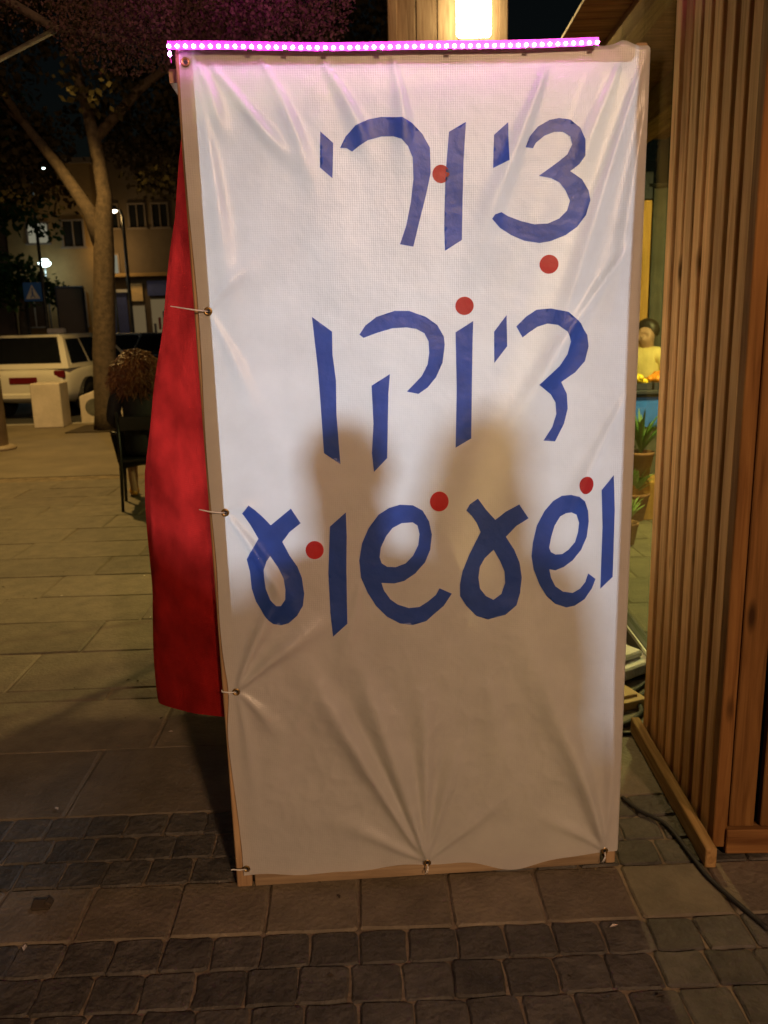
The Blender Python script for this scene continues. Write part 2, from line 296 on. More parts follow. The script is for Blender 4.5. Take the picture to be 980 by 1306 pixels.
RIDGES = [
    (0.539, 0.057, 0.233, 0.63, 0.036, 0.009),(0.539, 0.057, 0.359, 0.657, 0.0292, 0.008),(0.539, 0.057, 0.449, 0.469, 0.0202, 0.005),(0.539, 0.057, 0.526, 0.557, 0.0225, 0.006),(0.539, 0.057, 0.61, 0.388, 0.0202, 0.004),
    (0.539, 0.057, 0.298, 0.592, 0.0225, -0.005),(0.539, 0.057, 0.752, 0.259, 0.0225, 0.003),(0.539, 0.057, 0.289, 0.192, 0.0225, 0.003),(1.05, 0.056, 0.835, 0.687, 0.0405, 0.008),(1.05, 0.056, 0.961, 0.39, 0.0202, 0.004),
    (1.05, 0.056, 0.887, 0.176, 0.0202, 0.003),(1.05, 0.056, 1.068, 0.502, 0.0202, 0.003),(0.038, 0.605, 0.261, 0.794, 0.0247, 0.006),(0.038, 0.605, 0.157, 0.875, 0.0202, 0.005),(0.038, 0.605, 0.152, 0.486, 0.0202, 0.003),
    (0.038, 0.605, 0.078, 0.303, 0.0202, 0.0025),(0.042, 1.092, 0.196, 0.851, 0.018, 0.005),(0.042, 1.092, 0.127, 1.115, 0.018, 0.002),(0.035, 1.586, 0.141, 1.352, 0.0202, 0.0025),(0.035, 1.586, 0.143, 1.705, 0.0202, 0.002),
    (0.047, 2.139, 0.107, 1.99, 0.018, 0.004),(0.078, 2.13, 0.244, 1.933, 0.0158, 0.004),(0.188, 2.146, 0.3, 1.895, 0.018, 0.003),(0.329, 2.136, 0.43, 1.944, 0.018, 0.0025),(0.49, 2.143, 0.521, 1.925, 0.0202, 0.002),
    (1.078, 2.13, 0.845, 1.408, 0.027, 0.004),(1.071, 1.739, 0.707, 1.215, 0.027, 0.004),(1.018, 2.122, 0.941, 1.902, 0.018, 0.003),(1.088, 2.054, 1.001, 1.518, 0.0225, 0.003),(0.852, 2.132, 0.688, 1.693, 0.027, 0.0025),
    (1.067, 1.362, 0.873, 0.959, 0.027, 0.003),(0.045, 2.114, 0.1, 1.616, 0.0225, 0.003),(0.242, 0.595, 0.074, 0.231, 0.045, 0.003),(0.708, 0.615, 0.775, 0.257, 0.0495, 0.003),(0.377, 0.896, 0.327, 0.636, 0.027, 0.0025),
]
CABLES = [
    [(0.811, 2.431, 0.008), (0.841, 2.357, 0.008), (0.899, 2.272, 0.008), (0.918, 2.104, 0.008), (0.932, 1.999, 0.008), (0.995, 1.811, 0.008)] ,
    [(0.946, 2.908, 0.012), (1.003, 2.942, 0.012), (1.068, 3.017, 0.012), (1.074, 3.093, 0.012), (1.029, 3.104, 0.012), (1.077, 3.122, 0.012), (1.172, 3.211, 0.012), (1.217, 3.246, 0.012)] ,
    [(0.916, 2.857, 0.007), (1.051, 2.859, 0.007), (1.095, 2.856, 0.007)] ,
    [(1.024, 3.163, 0.012), (1.082, 3.188, 0.012), (1.166, 3.274, 0.012), (1.218, 3.326, 0.012)] ,
]
# ------------------------------------------------------------------ paving
ground = MB(); e = 400
ground.add([(-e, -60, -.0065), (e, -60, -.0065), (e, e, -.0065), (-e, e, -.0065)], [(0, 1, 2, 3)])
ground = ground.build('ground', M['mortar']); tag(ground, kind='structure')
far = MB(); far.add([(-40, 9.05, -.002), (14, 9.05, -.002), (14, 14.35, -.002), (-40, 14.35, -.002)], [(0, 1, 2, 3)])
tag(far.build('far_pavement', M['plaza']), kind='structure')
kerb = MB(); kerb.box((-13, 14.42, -.06), (54, .14, .13)); tag(kerb.build('kerb', M['kerb'], bevel=.01), kind='structure')
road = MB(); road.add([(-60, 14.49, -.003), (60, 14.49, -.003), (60, 90, -.003), (-60, 90, -.003)], [(0, 1, 2, 3)])
tag(road.build('road', M['asphalt']), kind='structure')
pav = bpy.data.objects.new('pavement', None); COL.objects.link(pav); tag(pav, kind='structure')

def stone_mesh(name, m, w, d, round_, jit, depth=.05, seed=0):
    r = random.Random(seed); pts = []
    hw, hd = w/2, d/2
    for sx, sy in ((-1, -1), (1, -1), (1, 1), (-1, 1)):
        a = [(sx*hw, sy*(hd-round_)), (sx*(hw-round_), sy*hd)]
        if sx*sy < 0: a.reverse()
        pts += a
        mid = {(-1, -1): (0, -hd), (1, -1): (hw, 0), (1, 1): (0, hd), (-1, 1): (-hw, 0)}[(sx, sy)]
        pts.append(mid)
    pts = [(x + r.uniform(-jit, jit), y + r.uniform(-jit, jit)) for x, y in pts]
    n = len(pts); mb = MB(); k = 1 - .006/min(w, d)*1.6
    vs = [(x, y, -depth) for x, y in pts] + [(x, y, -.0045) for x, y in pts] + [(x*k, y*k, r.uniform(-.0012, .0012)) for x, y in pts]
    fs = [(i+L*n, (i+1) % n+L*n, (i+1) % n+(L+1)*n, i+(L+1)*n) for L in (0, 1) for i in range(n)] + [tuple(range(2*n, 3*n))]
    mb.add(vs, fs); return mb.mesh(name, m)
cob = [stone_mesh('cobble', M['cobble'], .121, .113, .007, .0032, seed=i) for i in range(7)]
sml = [stone_mesh('slab', M['slab'], .243, .212, .006, .002, seed=20+i) for i in range(4)]
big = [stone_mesh('slab', M['slab'], .893, .436, .006, .0025, seed=30+i) for i in range(4)]
nar = [stone_mesh('slab', M['slab'], .893, .106, .005, .002, seed=40+i) for i in range(3)]
def row(meshes, name, y0, y1, px, x0, x1, off):
    k = 0; x = x0 + off
    while x < x1:
        o = link(name, rnd.choice(meshes), pav, (x + rnd.uniform(-.002, .002), (y0+y1)/2, rnd.uniform(-.0018, .0018)),
                 (rnd.uniform(-.008, .008), rnd.uniform(-.008, .008), rnd.uniform(-.012, .012) if px < .5 else rnd.uniform(-.001, .001)))
        x += px; k += 1
for i in range(4): row(cob, 'cobble', 1.41+i*.1175, 1.5275+i*.1175, .1255, -1.55, 1.6, .03 + .022*(i % 2))
row(sml, 'slab', 1.88, 2.1, .25, -1.8, 1.9, .12)
for i in range(3): row(cob, 'cobble', 2.1+i*.1185, 2.2185+i*.1185, .1255, -1.75, 1.75, .01 + .05*(i % 2))
yy = 2.456
for i in range(14):
    if i == 2: row(nar, 'slab', yy, yy+.112, .9, -6.3, 5.5, .2); yy += .112
    row(big, 'slab', yy, yy+.4425, .9, -2.7-yy*.6, 2.6+yy*.55, .45*(i % 2)); yy += .4425

# ------------------------------------------------------------------ the banner frame (local x along the banner, -y towards the viewer)
BX, BY, BA, BW, BH = -.3977, 2.0593, R(2.053), 1.094, 2.17
fr = thing('banner_frame', 'tall standing frame of pale timber holding the lettered white banner', 'frame', (BX, BY, 0), BA)
for x, w in ((.021, .042), (BW-.02, .028)):
    mb = MB(); mb.box((x, .028, 1.085), (w, .04, 2.165)); mb.build('post', M['pale'], fr, bevel=.003)
mb = MB(); mb.box((BW/2, .0275, .031), (BW-.1, .037, .06)); mb.build('bottom_rail', M['palex'], fr, bevel=.003)
mb = MB(); mb.box((BW/2, .0275, 2.14), (BW-.1, .037, .044)); mb.build('top_rail', M['palex'], fr, bevel=.003)
mb = MB(); mb.box((BW/2, .0275, 1.0), (BW-.1, .0365, .02)) if 0 else mb.box((.24, .3, .022), (.045, .56, .04)); mb.build('foot', M['pale'], fr, bevel=.003)
mb = MB(); mb.box((.9, .3, .022), (.045, .56, .04)); mb.build('foot', M['pale'], fr, bevel=.003)

# ------------------------------------------------------------------ the banner cloth
def sstep(a, b, x):
    t = max(0, min(1, (x-a)/(b-a))); return t*t*(3-2*t)
def disp(u, v):
    """how far the cloth stands out from the frame plane (metres, towards the viewer)"""
    d = 0.0
    for ax, ay, bx, by, w, a in RIDGES:
        dx, dy = bx-ax, by-ay; L2 = dx*dx+dy*dy; t = ((u-ax)*dx+(v-ay)*dy)/L2
        if t < -.05 or t > 1.35: continue
        L = math.sqrt(L2); s = ((u-ax)*dy-(v-ay)*dx)/L + .012*math.sin(t*3.0+ax*40)*t
        ww = w*(.22+1.0*max(t, 0))
        if abs(s) > 3.2*ww: continue
        d += 3.1*a*math.exp(-(s/ww)**2)*sstep(-.04, .12, t)*(1-sstep(.55, 1.3, t))*(.5+.7*min(1, t*2))
    edge = min(sstep(.0, .16, u), sstep(0, .13, BW-u), sstep(.03, .3, v), sstep(0, .1, BH-v))
    low = 1-sstep(.45, .95, v)
    p = Vector((u*7+3, v*7, 1.3)); d += .004*edge*(.35+.9*low)*noise.fractal(p, .8, 2.1, 4)
    q = Vector((u*16+v*3, v*11-u*5, 4.1)); cr = abs(noise.noise(q)); d += low*edge*.006*(.28-cr)*(1-sstep(0, .25, cr)*.6)
    q = Vector((u*9, v*2.2+u*1.5, 8.0)); d += .0022*edge*noise.noise(q)
    d += .006*edge*noise.noise(Vector((u*2.2, v*1.7, 9)))
    return d
def left_edge(v): return .009 + .010*math.exp(-((v-.6)/.08)**2) - .004*math.exp(-((v-.82)/.1)**2) + .012*(1-sstep(0, .5, v)) + .003*math.sin(v*9)
def bot_edge(u):
    return .046 - .010*math.exp(-((u-.24)/.12)**2) - .034*math.exp(-((u-.79)/.11)**2)*(1 if u < .99 else 1) + .003*math.sin(u*31)
def top_edge(u): return BH - .008 + .012*math.exp(-((u-1.03)/.022)**2) + .0015*math.sin(u*23)
NU, NV = 190, 380
bt = thing('lettered_banner', 'white translucent cloth banner with blue hand-cut Hebrew letters and red dots, lit from behind', 'banner', (BX, BY, 0), BA)
mb = MB()
for j in range(NV+1):
    for i in range(NU+1):
        fu, fv = i/NU, j/NV
        v0 = bot_edge(fu*BW)*(1-fv) + top_edge(fu*BW)*fv
        l = left_edge(v0); u0 = l + (BW+.001-l)*fu
        y = .004 - disp(u0, v0)
        dr = BW-u0; rr = .012
        if dr < rr: y += rr - math.sqrt(max(0, rr*rr-(rr-dr)**2))          # wraps round the right post
        dt = top_edge(u0)-v0
        if dt < .012: y += .012 - math.sqrt(max(0, .000144-(.012-dt)**2))   # and over the top rail
        mb.v.append((u0, y-.006, v0))
# returns of the cloth: behind the right post and over the top rail
for j in range(NV):
    for i in range(NU):
        a = j*(NU+1)+i; mb.f.append((a, a+1, a+NU+2, a+NU+1)); mb.mi.append(0)
b = len(mb.v)
for j in range(NV+1):
    x, y, z = mb.v[j*(NU+1)+NU]; mb.v.append((x+.0005, .052, z)); mb.v.append((x-.05, .0535, z))
for j in range(NV):
    a = j*(NU+1)+NU; mb.f.append((a, b+2*j, b+2*j+2, a+NU+1)); mb.f.append((b+2*j, b+2*j+1, b+2*j+3, b+2*j+2)); mb.mi += [0, 0]
b = len(mb.v)
for i in range(NU+1):
    x, y, z = mb.v[NV*(NU+1)+i]; mb.v.append((x, .05, z))
for i in range(NU):
    a = NV*(NU+1)+i; mb.f.append((a, a+1, b+i+1, b+i)); mb.mi.append(0)
M['banner'] = sheet('banner_cloth', (.78, .77, .75), (.80, .80, .80), .50, .035, .33)
cloth = mb.build('cloth', M['banner'], bt, smooth=True, fixn=False)
M['blue'] = sheet('blue_vinyl', (.03, .105, .48), (.11, .18, .70), .55, .032, .42, weave=False, mottle=.18, bump=.35)
M['red'] = sheet('red_vinyl', (.52, .022, .022), (.8, .1, .1), .35, .025, .42, weave=False, mottle=.15, bump=.35)
def inside(p, poly):
    c = False; n = len(poly); x, y = p
    for i in range(n):
        x1, y1 = poly[i]; x2, y2 = poly[i-1]
        if (y1 > y) != (y2 > y) and x < (x2-x1)*(y-y1)/(y2-y1)+x1: c = not c
    return c
def cutout(name, out, hole, m, parent):
    loops = [out] + ([hole] if hole else []); vs = []; es = []
    for lp in loops:
        pts = []
        for i, p in enumerate(lp):
            q = lp[(i+1) % len(lp)]; k = max(1, int(math.hypot(q[0]-p[0], q[1]-p[1])/.008))
            pts += [Vector((p[0]+(q[0]-p[0])*t/k, p[1]+(q[1]-p[1])*t/k)) for t in range(k)]
        b = len(vs); vs += pts; es += [(b+i, b+(i+1) % len(pts)) for i in range(len(pts))]
    us = [p[0] for p in out]; ws = [p[1] for p in out]; g = .008
    u = min(us)+g
    while u < max(us):
        w = min(ws)+g
        while w < max(ws):
            if inside((u, w), out) and not (hole and inside((u, w), hole)): vs.append(Vector((u+.0007*math.sin(w*900), w)))
            w += g
        u += g
    r = delaunay_2d_cdt(vs, es, [], 0, 1e-5)
    mb = MB()
    mb.v = [(p[0], .004-.006-.0022-disp(p[0], p[1]), p[1]) for p in r[0]]
    for f in r[2]:
        c = (sum(r[0][i][0] for i in f)/3, sum(r[0][i][1] for i in f)/3)
        if inside(c, out) and not (hole and inside(c, hole)): mb.f.append(tuple(f)); mb.mi.append(0)
    return mb.build(name, m, parent, smooth=True)
for out, hole in LETTERS: cutout('letter', out, hole, M['blue'], bt)
for cu, cv, ru, rv in DOTS:
    cutout('vowel_dot', [(cu+ru*math.cos(a*math.pi/14), cv+rv*math.sin(a*math.pi/14)) for a in range(28)], None, M['red'], bt)
EYE = [(.024, 2.131), (.035, 1.586), (.042, 1.092), (.038, .605), (.031, .069), (.539, .057), (1.05, .056)]
for i, (u, v) in enumerate(EYE):
    y = .004-.006-disp(u, v)-.001
    mb = MB(); prof = [(.0052, 0), (.0098, 0), (.0105, -.0012), (.009, -.0026), (.0062, -.0026), (.0048, -.001)]
    mb.lathe(prof, 18, (u, y, v), axis='Y'); mb.f = mb.f[:-2]; mb.mi = mb.mi[:-2]
    mb.build('eyelet', M['brass'], bt, smooth=True)
    mb = MB(); mb.lathe([(.0045, 0), (.0045, -.0004)], 12, (u, y-.0002, v), axis='Y'); mb.build('eyelet_hole', M['black'], bt)
    mb = MB()
    if u < .1 and 0 < i:
        L = (.085, .085, .062, .035, .04)[i] if i else 0
        mb.tube([(u, y-.003, v), (u-.018, y-.007, v+.002), (u-.036, y-.007, v+.005), (u-L, y-.016, v+.014-.004*(i == 4))], [.0016, .0018, .0019, .0013], 6)
        mb.build('cable_tie', M['zip'], bt, smooth=True)
    elif u > .1:
        mb.tube([(u, y-.004, v-.002), (u+.001, y-.005, v-.02), (u-.001, -.002, v-.045)], [.0014, .0016, .0012], 6)
        mb.tube([(u+.002, y-.004, v-.012), (u-.006, y-.006, v-.03), (u-.009, -.004, v-.04)], [.0012, .0012, .0009], 6)
        mb.build('cable_tie', M['zip'], bt, smooth=True)

# ------------------------------------------------------------------ led strip along the top
ls = thing('led_strip', 'glowing magenta LED strip stretched along the top edge of the banner', 'light strip', (BX, BY, 0), BA)
def led_v(u): return 2.160 - .0055*math.sin(max(0, min(1, (u+.007)/.965))*math.pi) - .002 + .0008*math.sin(u*14)
mb = MB(); n = 60
for i in range(n+1):
    u = -.01 + .972*i/n; v = led_v(u); y = -.022 - max(0, disp(min(max(u, .02), 1.0), v))*.6
    mb.v += [(u, y, v-.0058), (u, y, v+.0115), (u, y+.002, v+.0115), (u, y+.002, v-.0058)]
for i in range(n):
    for k in range(4): mb.f.append((i*4+k, i*4+(k+1) % 4, i*4+4+(k+1) % 4, i*4+4+k)); mb.mi.append(0)
mb.build('tape', M['tape'], ls)
bead = MB(); bead.ball((0, 0, 0), .0038, 10, 6, (1, .6, .9)); bead = bead.mesh('led_bead', M['led'], smooth=True)
for i in range(54):
    u = -.007 + .965*i/53; v = led_v(u); y = -.022 - max(0, disp(min(max(u, .02), 1.0), v))*.6
    link('led_bead', bead, ls, (u, y-.0028, v))
link('led_bead', bead, ls, (-.006, -.0248, 2.142), None, (.8, 1, 1.7))
mb = MB(); mb.bar((-.0068, -.0215, 2.155), (-.005, -.0215, 2.125), .008, .002); mb.build('tape_end', M['tape'], ls)
ld = bpy.data.lights.new('strip_glow', 'AREA'); ld.shape = 'RECTANGLE'; ld.size = .96; ld.size_y = .012; ld.energy = 7; ld.spread = R(115); ld.color = (1, .08, .72)
lo = bpy.data.objects.new('strip_glow', ld); COL.objects.link(lo); lo.parent = ls; lo.location = (.48, -.012, 2.186); lo.rotation_euler = (R(150), 0, 0)
for u in (.17, .25, .34, .46, .62, .8, .952):
    mb = MB(); mb.box((u, -.0252 - max(0, disp(u, 2.155))*.6, led_v(u)-.008), (.012, .0022, .005)); mb.build('clip', M['black'], ls)

# ------------------------------------------------------------------ red side cloth of the booth
def wtab(z):
    T = [(.3, .262), (.44, .274), (.75, .271), (1.14, .244), (1.46, .186), (1.74, .125), (1.955, .072), (2.12, .02)]
    for (a, p), (b, q) in zip(T, T[1:]):
        if z <= b: return p+(q-p)*max(0, (z-a)/(b-a))
    return .01
mb = MB(); NS, NT = 46, 120
for j in range(NT+1):
    t = j/NT; z = 2.08 - t*1.66
    w = wtab(z)
    for i in range(NS+1):
        s = i/NS
        prof = math.sin(min(1, s/.42)*math.pi/2) if s < .42 else 1 - .85*sstep(.42, 1, s)
        x = -.392 - w*prof + .006*math.sin(z*7+s*9)*s + .020*noise.noise(Vector((s*4, z*2.6, 2)))*prof + .007*math.sin(s*34+z*2.2+2*noise.noise(Vector((s*3, z*2, 4))))*prof*sstep(0, .12, s)
        y = 2.098 + .80*s + .75*max(0, s-.42) + .012*noise.noise(Vector((s*6, z*2.2, 5)))
        hem = .09*(1-min(1, s/.42))**1.3*sstep(.8, 1, t) + .035*math.sin(s*6)*sstep(.9, 1, t)*s
        mb.v.append((x, y, z + hem))
for j in range(NT):
    for i in range(NS):
        a = j*(NS+1)+i; mb.f.append((a, a+1, a+NS+2, a+NS+1)); mb.mi.append(0)
M['redcloth'] = sheet('red_cloth', (.56, .018, .017), (.72, .034, .028), .5, .02, .5, weave=True, mottle=.42, bump=.5)
rc = mb.build('red_side_cloth', M['redcloth'], None, smooth=True, fixn=False)
tag(rc, 'bright red cloth billowing out behind the left post of the banner', 'cloth')
# ------------------------------------------------------------------ wooden building on the right
wb = thing('wooden_building', 'timber building corner clad in brown vertical battens beside the banner', 'building', (.985, 2.135, 0), R(-2.6))
HT = 3.0
def batten(w, d, h, m='wood'):
    mb = MB(); mb.box((0, 0, h/2), (w, d, h)); return mb.mesh('batten', M[m], bevel=.003)
side_m = [batten(.05, w, HT-.03) for w in (.061, .057, .063)]
y = .05
for i in range(8):
    j = i % 3; o = link('batten', side_m[j], wb, (.026 + rnd.uniform(-.002, .002), y+.031, .02), (rnd.uniform(-.0012, .0012), rnd.uniform(-.001, .001), math.pi*(i % 2)))
    y += .062 + .0245 + rnd.uniform(-.003, .003)
SIDE_END = y
mb = MB(); mb.box((.02, .022, HT/2+.01), (.04, .044, HT-.02)); mb.build('corner_post', M['wood2'], wb, bevel=.003)
front_m = [batten(w, .028, HT-.09, 'wood2') for w in (.072, .068, .075)]
x = .045
for i in range(10):
    link('batten', front_m[i % 3], wb, (x+.036, .016 + rnd.uniform(-.0015, .0015), .086), (0, rnd.uniform(-.001, .001), math.pi*(i % 2))); x += .0745 + .014
mb = MB(); mb.box((.5, .012, .045), (.93, .05, .078)); mb.build('base_rail', M['woodx'], wb, bevel=.003)
mb = MB(); mb.box((.5, .055, 1.5), (.9, .02, 2.95)); mb.box((.068, .4, 1.5), (.02, .66, 2.95)); mb.build('backing', M['black'], wb)
mb = MB(); mb.box((0, 0, 0), (.032, .80, .062)); mb.build('base_board', M['woody'], wb, bevel=.003, loc=(-.028, .33, .036), rot=(R(.4), 0, R(-.2)))
mb = MB(); mb.box((.11, SIDE_END+.03, 1.5), (.15, .05, 2.95)); mb.build('end_frame', M['dmetal'], wb, bevel=.003)
# glass wall set back behind the pier
GX, G0, G1 = .21, SIDE_END+.06, 4.6
mb = MB(); mb.box((GX, (G0+G1)/2, 1.5), (.012, G1-G0, 2.8)); mb.build('glass_pane', glass('pane_glass', (.80, .86, .72)), wb)
mb = MB(); mb.box((GX, (G0+G1)/2, .055), (.06, G1-G0, .09)); mb.build('glass_bottom_rail', M['dmetal'], wb, bevel=.004)
mb = MB(); mb.box((GX-.034, (G0+G1)/2, .09), (.008, G1-G0, .018)); mb.build('glass_trim', M['alu'], wb)
mb = MB(); mb.box((GX, G1+.03, 1.5), (.07, .06, 2.95)); mb.build('mullion', M['dmetal'], wb, bevel=.004)
# eaves: soffit boards with two beams under them
mb = MB(); 
for i in range(26):
    mb = MB(); mb.box((.86, .9+i*.205, 3.14), (1.52 if i else 1.5, .196, .022)); mb.build('soffit_board', M['woodx'], wb, bevel=.002)
for x, w, h in ((.40, .09, .14), (1.06, .20, .22)):
    mb = MB(); mb.box((x, 3.4, 3.127-h/2), (w, 5.3, h)); mb.build('beam', M['woody'], wb, bevel=.005)

# timber gable with the floodlight, further back
gb = thing('canopy_gable', 'pale timber gable panel of the canopy behind the banner, lit by a floodlight', 'canopy', (.77, 7.3, 0), 0)
for i in range(5):
    mb = MB(); mb.box((-.42+.085+i*.168, 0, 4.05), (.16, .03, .95)); mb.build('board', M['pale'], gb, bevel=.004)
for x in (-.44, .44):
    mb = MB(); mb.box((x, -.01, 2.27), (.07, .09, 4.52)); mb.build('post', M['pale'], gb, bevel=.005)
mb = MB(); mb.box((0, -.012, 3.56), (.81, .07, .1)); mb.build('rail', M['palex'], gb, bevel=.005)
fl = thing('floodlight', 'dazzling white floodlight on the timber gable above the banner', 'lamp', (.955, 7.18, 3.86), 0)
mb = MB(); mb.box((0, 0, 0), (.10, .06, .10)); mb.build('housing', M['black'], fl, bevel=.01)
mb = MB(); mb.box((0, -.075, .02), (.27, .05, .38)); mb.build('lens', M['flood'], fl, bevel=.02)
mb = MB(); mb.bar((0, .02, 0), (0, .1, .02), .05, .03); mb.build('bracket', M['black'], fl)
ld = bpy.data.lights.new('flood_beam', 'SPOT'); ld.energy = 360; ld.color = (1, .68, .24); ld.spot_size = R(100); ld.spot_blend = .4; ld.shadow_soft_size = .07
lo = bpy.data.objects.new('flood_beam', ld); COL.objects.link(lo); lo.parent = fl; lo.location = (0, -.2, -.12); lo.rotation_euler = (R(-48), 0, R(10))

# ------------------------------------------------------------------ people
def skinned(name, joints, edges, m, parent, sub=2):
    keys = list(joints); me = bpy.data.meshes.new(name)
    me.from_pydata([joints[k][0] for k in keys], [(keys.index(a), keys.index(b)) for a, b in edges], [])
    me.materials.append(m); o = link(name, me, parent)
    o.modifiers.new('skin', 'SKIN').use_smooth_shade = True
    for i, k in enumerate(keys):
        r = joints[k][1]; sv = me.skin_vertices[0].data[i]; sv.radius = (r, r) if not isinstance(r, tuple) else r
        sv.use_root = (i == 0)
    s = o.modifiers.new('sub', 'SUBSURF'); s.levels = s.render_levels = sub
    return o
def seated(name, label, loc, rz, top, leg, hairm, hairstyle='short', shoe=None, group=None, sc=1, lean=0, legskin=False, armf=.3, aw=.235, hw=.14, hairlong=0):
    p = thing(name, label, 'person', loc, rz, group); p.scale = (sc, sc, sc); L = lean
    J = {'pelvis': ((0, .02, .53), .105), 'waist': ((0, .01+L*.2, .70), .12), 'chest': ((0, L*.6, .90), (.14, .12)), 'neckb': ((0, L, 1.03), .07), 'neck': ((0, .01+L, 1.09), .055),
         'jaw': ((0, .035+L, 1.15), .07), 'skull': ((0, .02+L, 1.22), .092), 'crown': ((0, .01+L, 1.285), .065), 'nose': ((0, .115+L, 1.19), .014)}
    E = [('pelvis', 'waist'), ('waist', 'chest'), ('chest', 'neckb'), ('neckb', 'neck'), ('neck', 'jaw'), ('jaw', 'skull'), ('skull', 'crown'), ('jaw', 'nose')]
    for s, q in ((-1, 'l'), (1, 'r')):
        J.update({q+'hip': ((s*.095, .08, .5), .075), q+'knee': ((s*.13, .43, .49), .062), q+'calf': ((s*.13, .42, .33), .055), q+'ankle': ((s*.13, .40, .09), .038), q+'heel': ((s*.13, .39, .045), .036), q+'toe': ((s*.14, .56, .035), .03),
                  q+'sho': ((s*.17, L, .98), .062), q+'elb': ((s*aw, .04+L, .74), .045), q+'wri': ((s*(hw+.03), armf, .64), .03), q+'hand': ((s*hw, armf+.08, .63), .034)})
        E += [('pelvis', q+'hip'), (q+'hip', q+'knee'), (q+'knee', q+'calf'), (q+'calf', q+'ankle'), (q+'ankle', q+'heel'), (q+'heel', q+'toe'), ('neckb', q+'sho'), (q+'sho', q+'elb'), (q+'elb', q+'wri'), (q+'wri', q+'hand')]
        for k in range(4):
            f = (-.024+.016*k)
            J[q+'f%d' % k] = ((s*hw+f, armf+.125, .625), .009); J[q+'g%d' % k] = ((s*hw+f, armf+.155-.004*abs(k-1.5), .605), .0075)
            E += [(q+'hand', q+'f%d' % k), (q+'f%d' % k, q+'g%d' % k)]
        J[q+'th'] = ((s*hw-s*.04, armf+.1, .63), .010); E.append((q+'hand', q+'th'))
    skinned('body', J, E, M['skin'], p)
    C = {'hem': ((0, -.01, .40), .175), 'pelvis': ((0, 0, .55), .168), 'waist': (J['waist'][0], .145), 'chest': (J['chest'][0], (.165, .15)), 'neckb': ((0, L, 1.02), .095)}
    CE = [('hem', 'pelvis'), ('pelvis', 'waist'), ('waist', 'chest'), ('chest', 'neckb')]
    for q in 'lr':
        for k, r in (('sho', .078), ('elb', .06), ('wri', .044)): C[q+k] = (J[q+k][0], r)
        CE += [('neckb', q+'sho'), (q+'sho', q+'elb'), (q+'elb', q+'wri')]
    skinned('top', C, CE, top, p)
    T = {'pelvis': ((0, 0, .53), .168)}; TE = []
    for q in 'lr':
        for k, r in (('hip', .112), ('knee', .078)) + ((('calf', .07), ('ankle', .054)) if not legskin else ()): T[q+k] = (J[q+k][0], r)
        TE += [('pelvis', q+'hip'), (q+'hip', q+'knee')] + ([(q+'knee', q+'calf'), (q+'calf', q+'ankle')] if not legskin else [])
    skinned('trousers' if not legskin else 'skirt', T, TE, leg, p)
    for s in (-1, 1):
        mb = MB(); mb.ball((s*.14-s*.005, .47, .045), .055, 12, 8, (.85, 2.1, .8)); mb.build('shoe', shoe or M['black'], p, smooth=True)
        mb = MB(); mb.ball((s*.034, .102+L, 1.222), .011, 8, 6); mb.build('eye', M['black'], p, smooth=True)
    if hairstyle == 'short':
        mb = MB(); mb.ball((0, -.004+L, 1.238), .101, 18, 12, (.97, 1.04, 1.0))
        mb.v = [(x*(1-.5*sstep(1.22, 1.15, z)), y - max(0, y-.05-L)*.7, z + .06*sstep(-.02+L, .1+L, y)) for x, y, z in mb.v]
        if hairlong: mb.ball((0, -.035+L, 1.12), hairlong, 16, 10, (1, .6, 1.35))
        mb.build('hair', hairm, p, smooth=True)
    else:                                                    # big loose curls
        r = random.Random(3); mb = MB()
        for k in range(1500):
            a = r.uniform(0, 2*math.pi); e = math.asin(r.uniform(-.75, 1)); d = Vector((math.cos(a)*math.cos(e), math.sin(a)*math.cos(e), math.sin(e)))
            if d.y > .55 and d.z < .45: continue
            base = Vector((0, L, 1.21)) + d*.085; out = d*r.uniform(.06, .115) + Vector((0, -.02, -.03)); dn = Vector((d.x*.05, d.y*.03-.01, -r.uniform(.07, .17)))
            ph = r.uniform(0, 6.28); pts = []
            for i in range(7):
                t = i/6; c = base + out*math.sin(t*1.57) + dn*t*t; w = .024*t
                pts.append(c + Vector((math.cos(ph+t*13)*w, math.sin(ph+t*13)*w, math.sin(ph+t*7)*w*.6)))
            mb.tube(pts, [.003, .005, .006, .006, .005, .004, .002], 4, False)
        mb.build('hair', hairm, p, smooth=True)
        mb = MB(); mb.ball((0, -.012+L, 1.195), .106, 16, 12, (1, .95, 1.05)); mb.build('hair_cap', hairm, p, smooth=True)
    return p
def chair(name, label, loc, rz, m, group=None, arms=False):
    c = thing(name, label, 'chair', loc, rz, group)
    mb = MB(); mb.box((0, .02, .44), (.42, .42, .03)); mb.build('seat', m, c, bevel=.008)
    mb = MB(); mb.box((0, -.2, .76), (.34, .02, .13), Matrix.Rotation(R(8), 3, 'X')); mb.build('backrest', m, c, bevel=.008)
    for s in (-1, 1):
        mb = MB(); mb.tube([(s*.18, .2, .43), (s*.2, .235, 0)], [.016, .013], 8); mb.build('leg', m, c, True)
        mb = MB(); mb.tube([(s*.18, -.2, .86), (s*.18, -.18, .5), (s*.2, -.23, 0)], [.014, .016, .013], 8); mb.build('leg', m, c, True)
        if arms:
            mb = MB(); mb.tube([(s*.19, -.2, .68), (s*.24, -.12, .68), (s*.245, .16, .66), (s*.2, .2, .45)], .014, 8); mb.build('armrest', m, c, True)
    return c
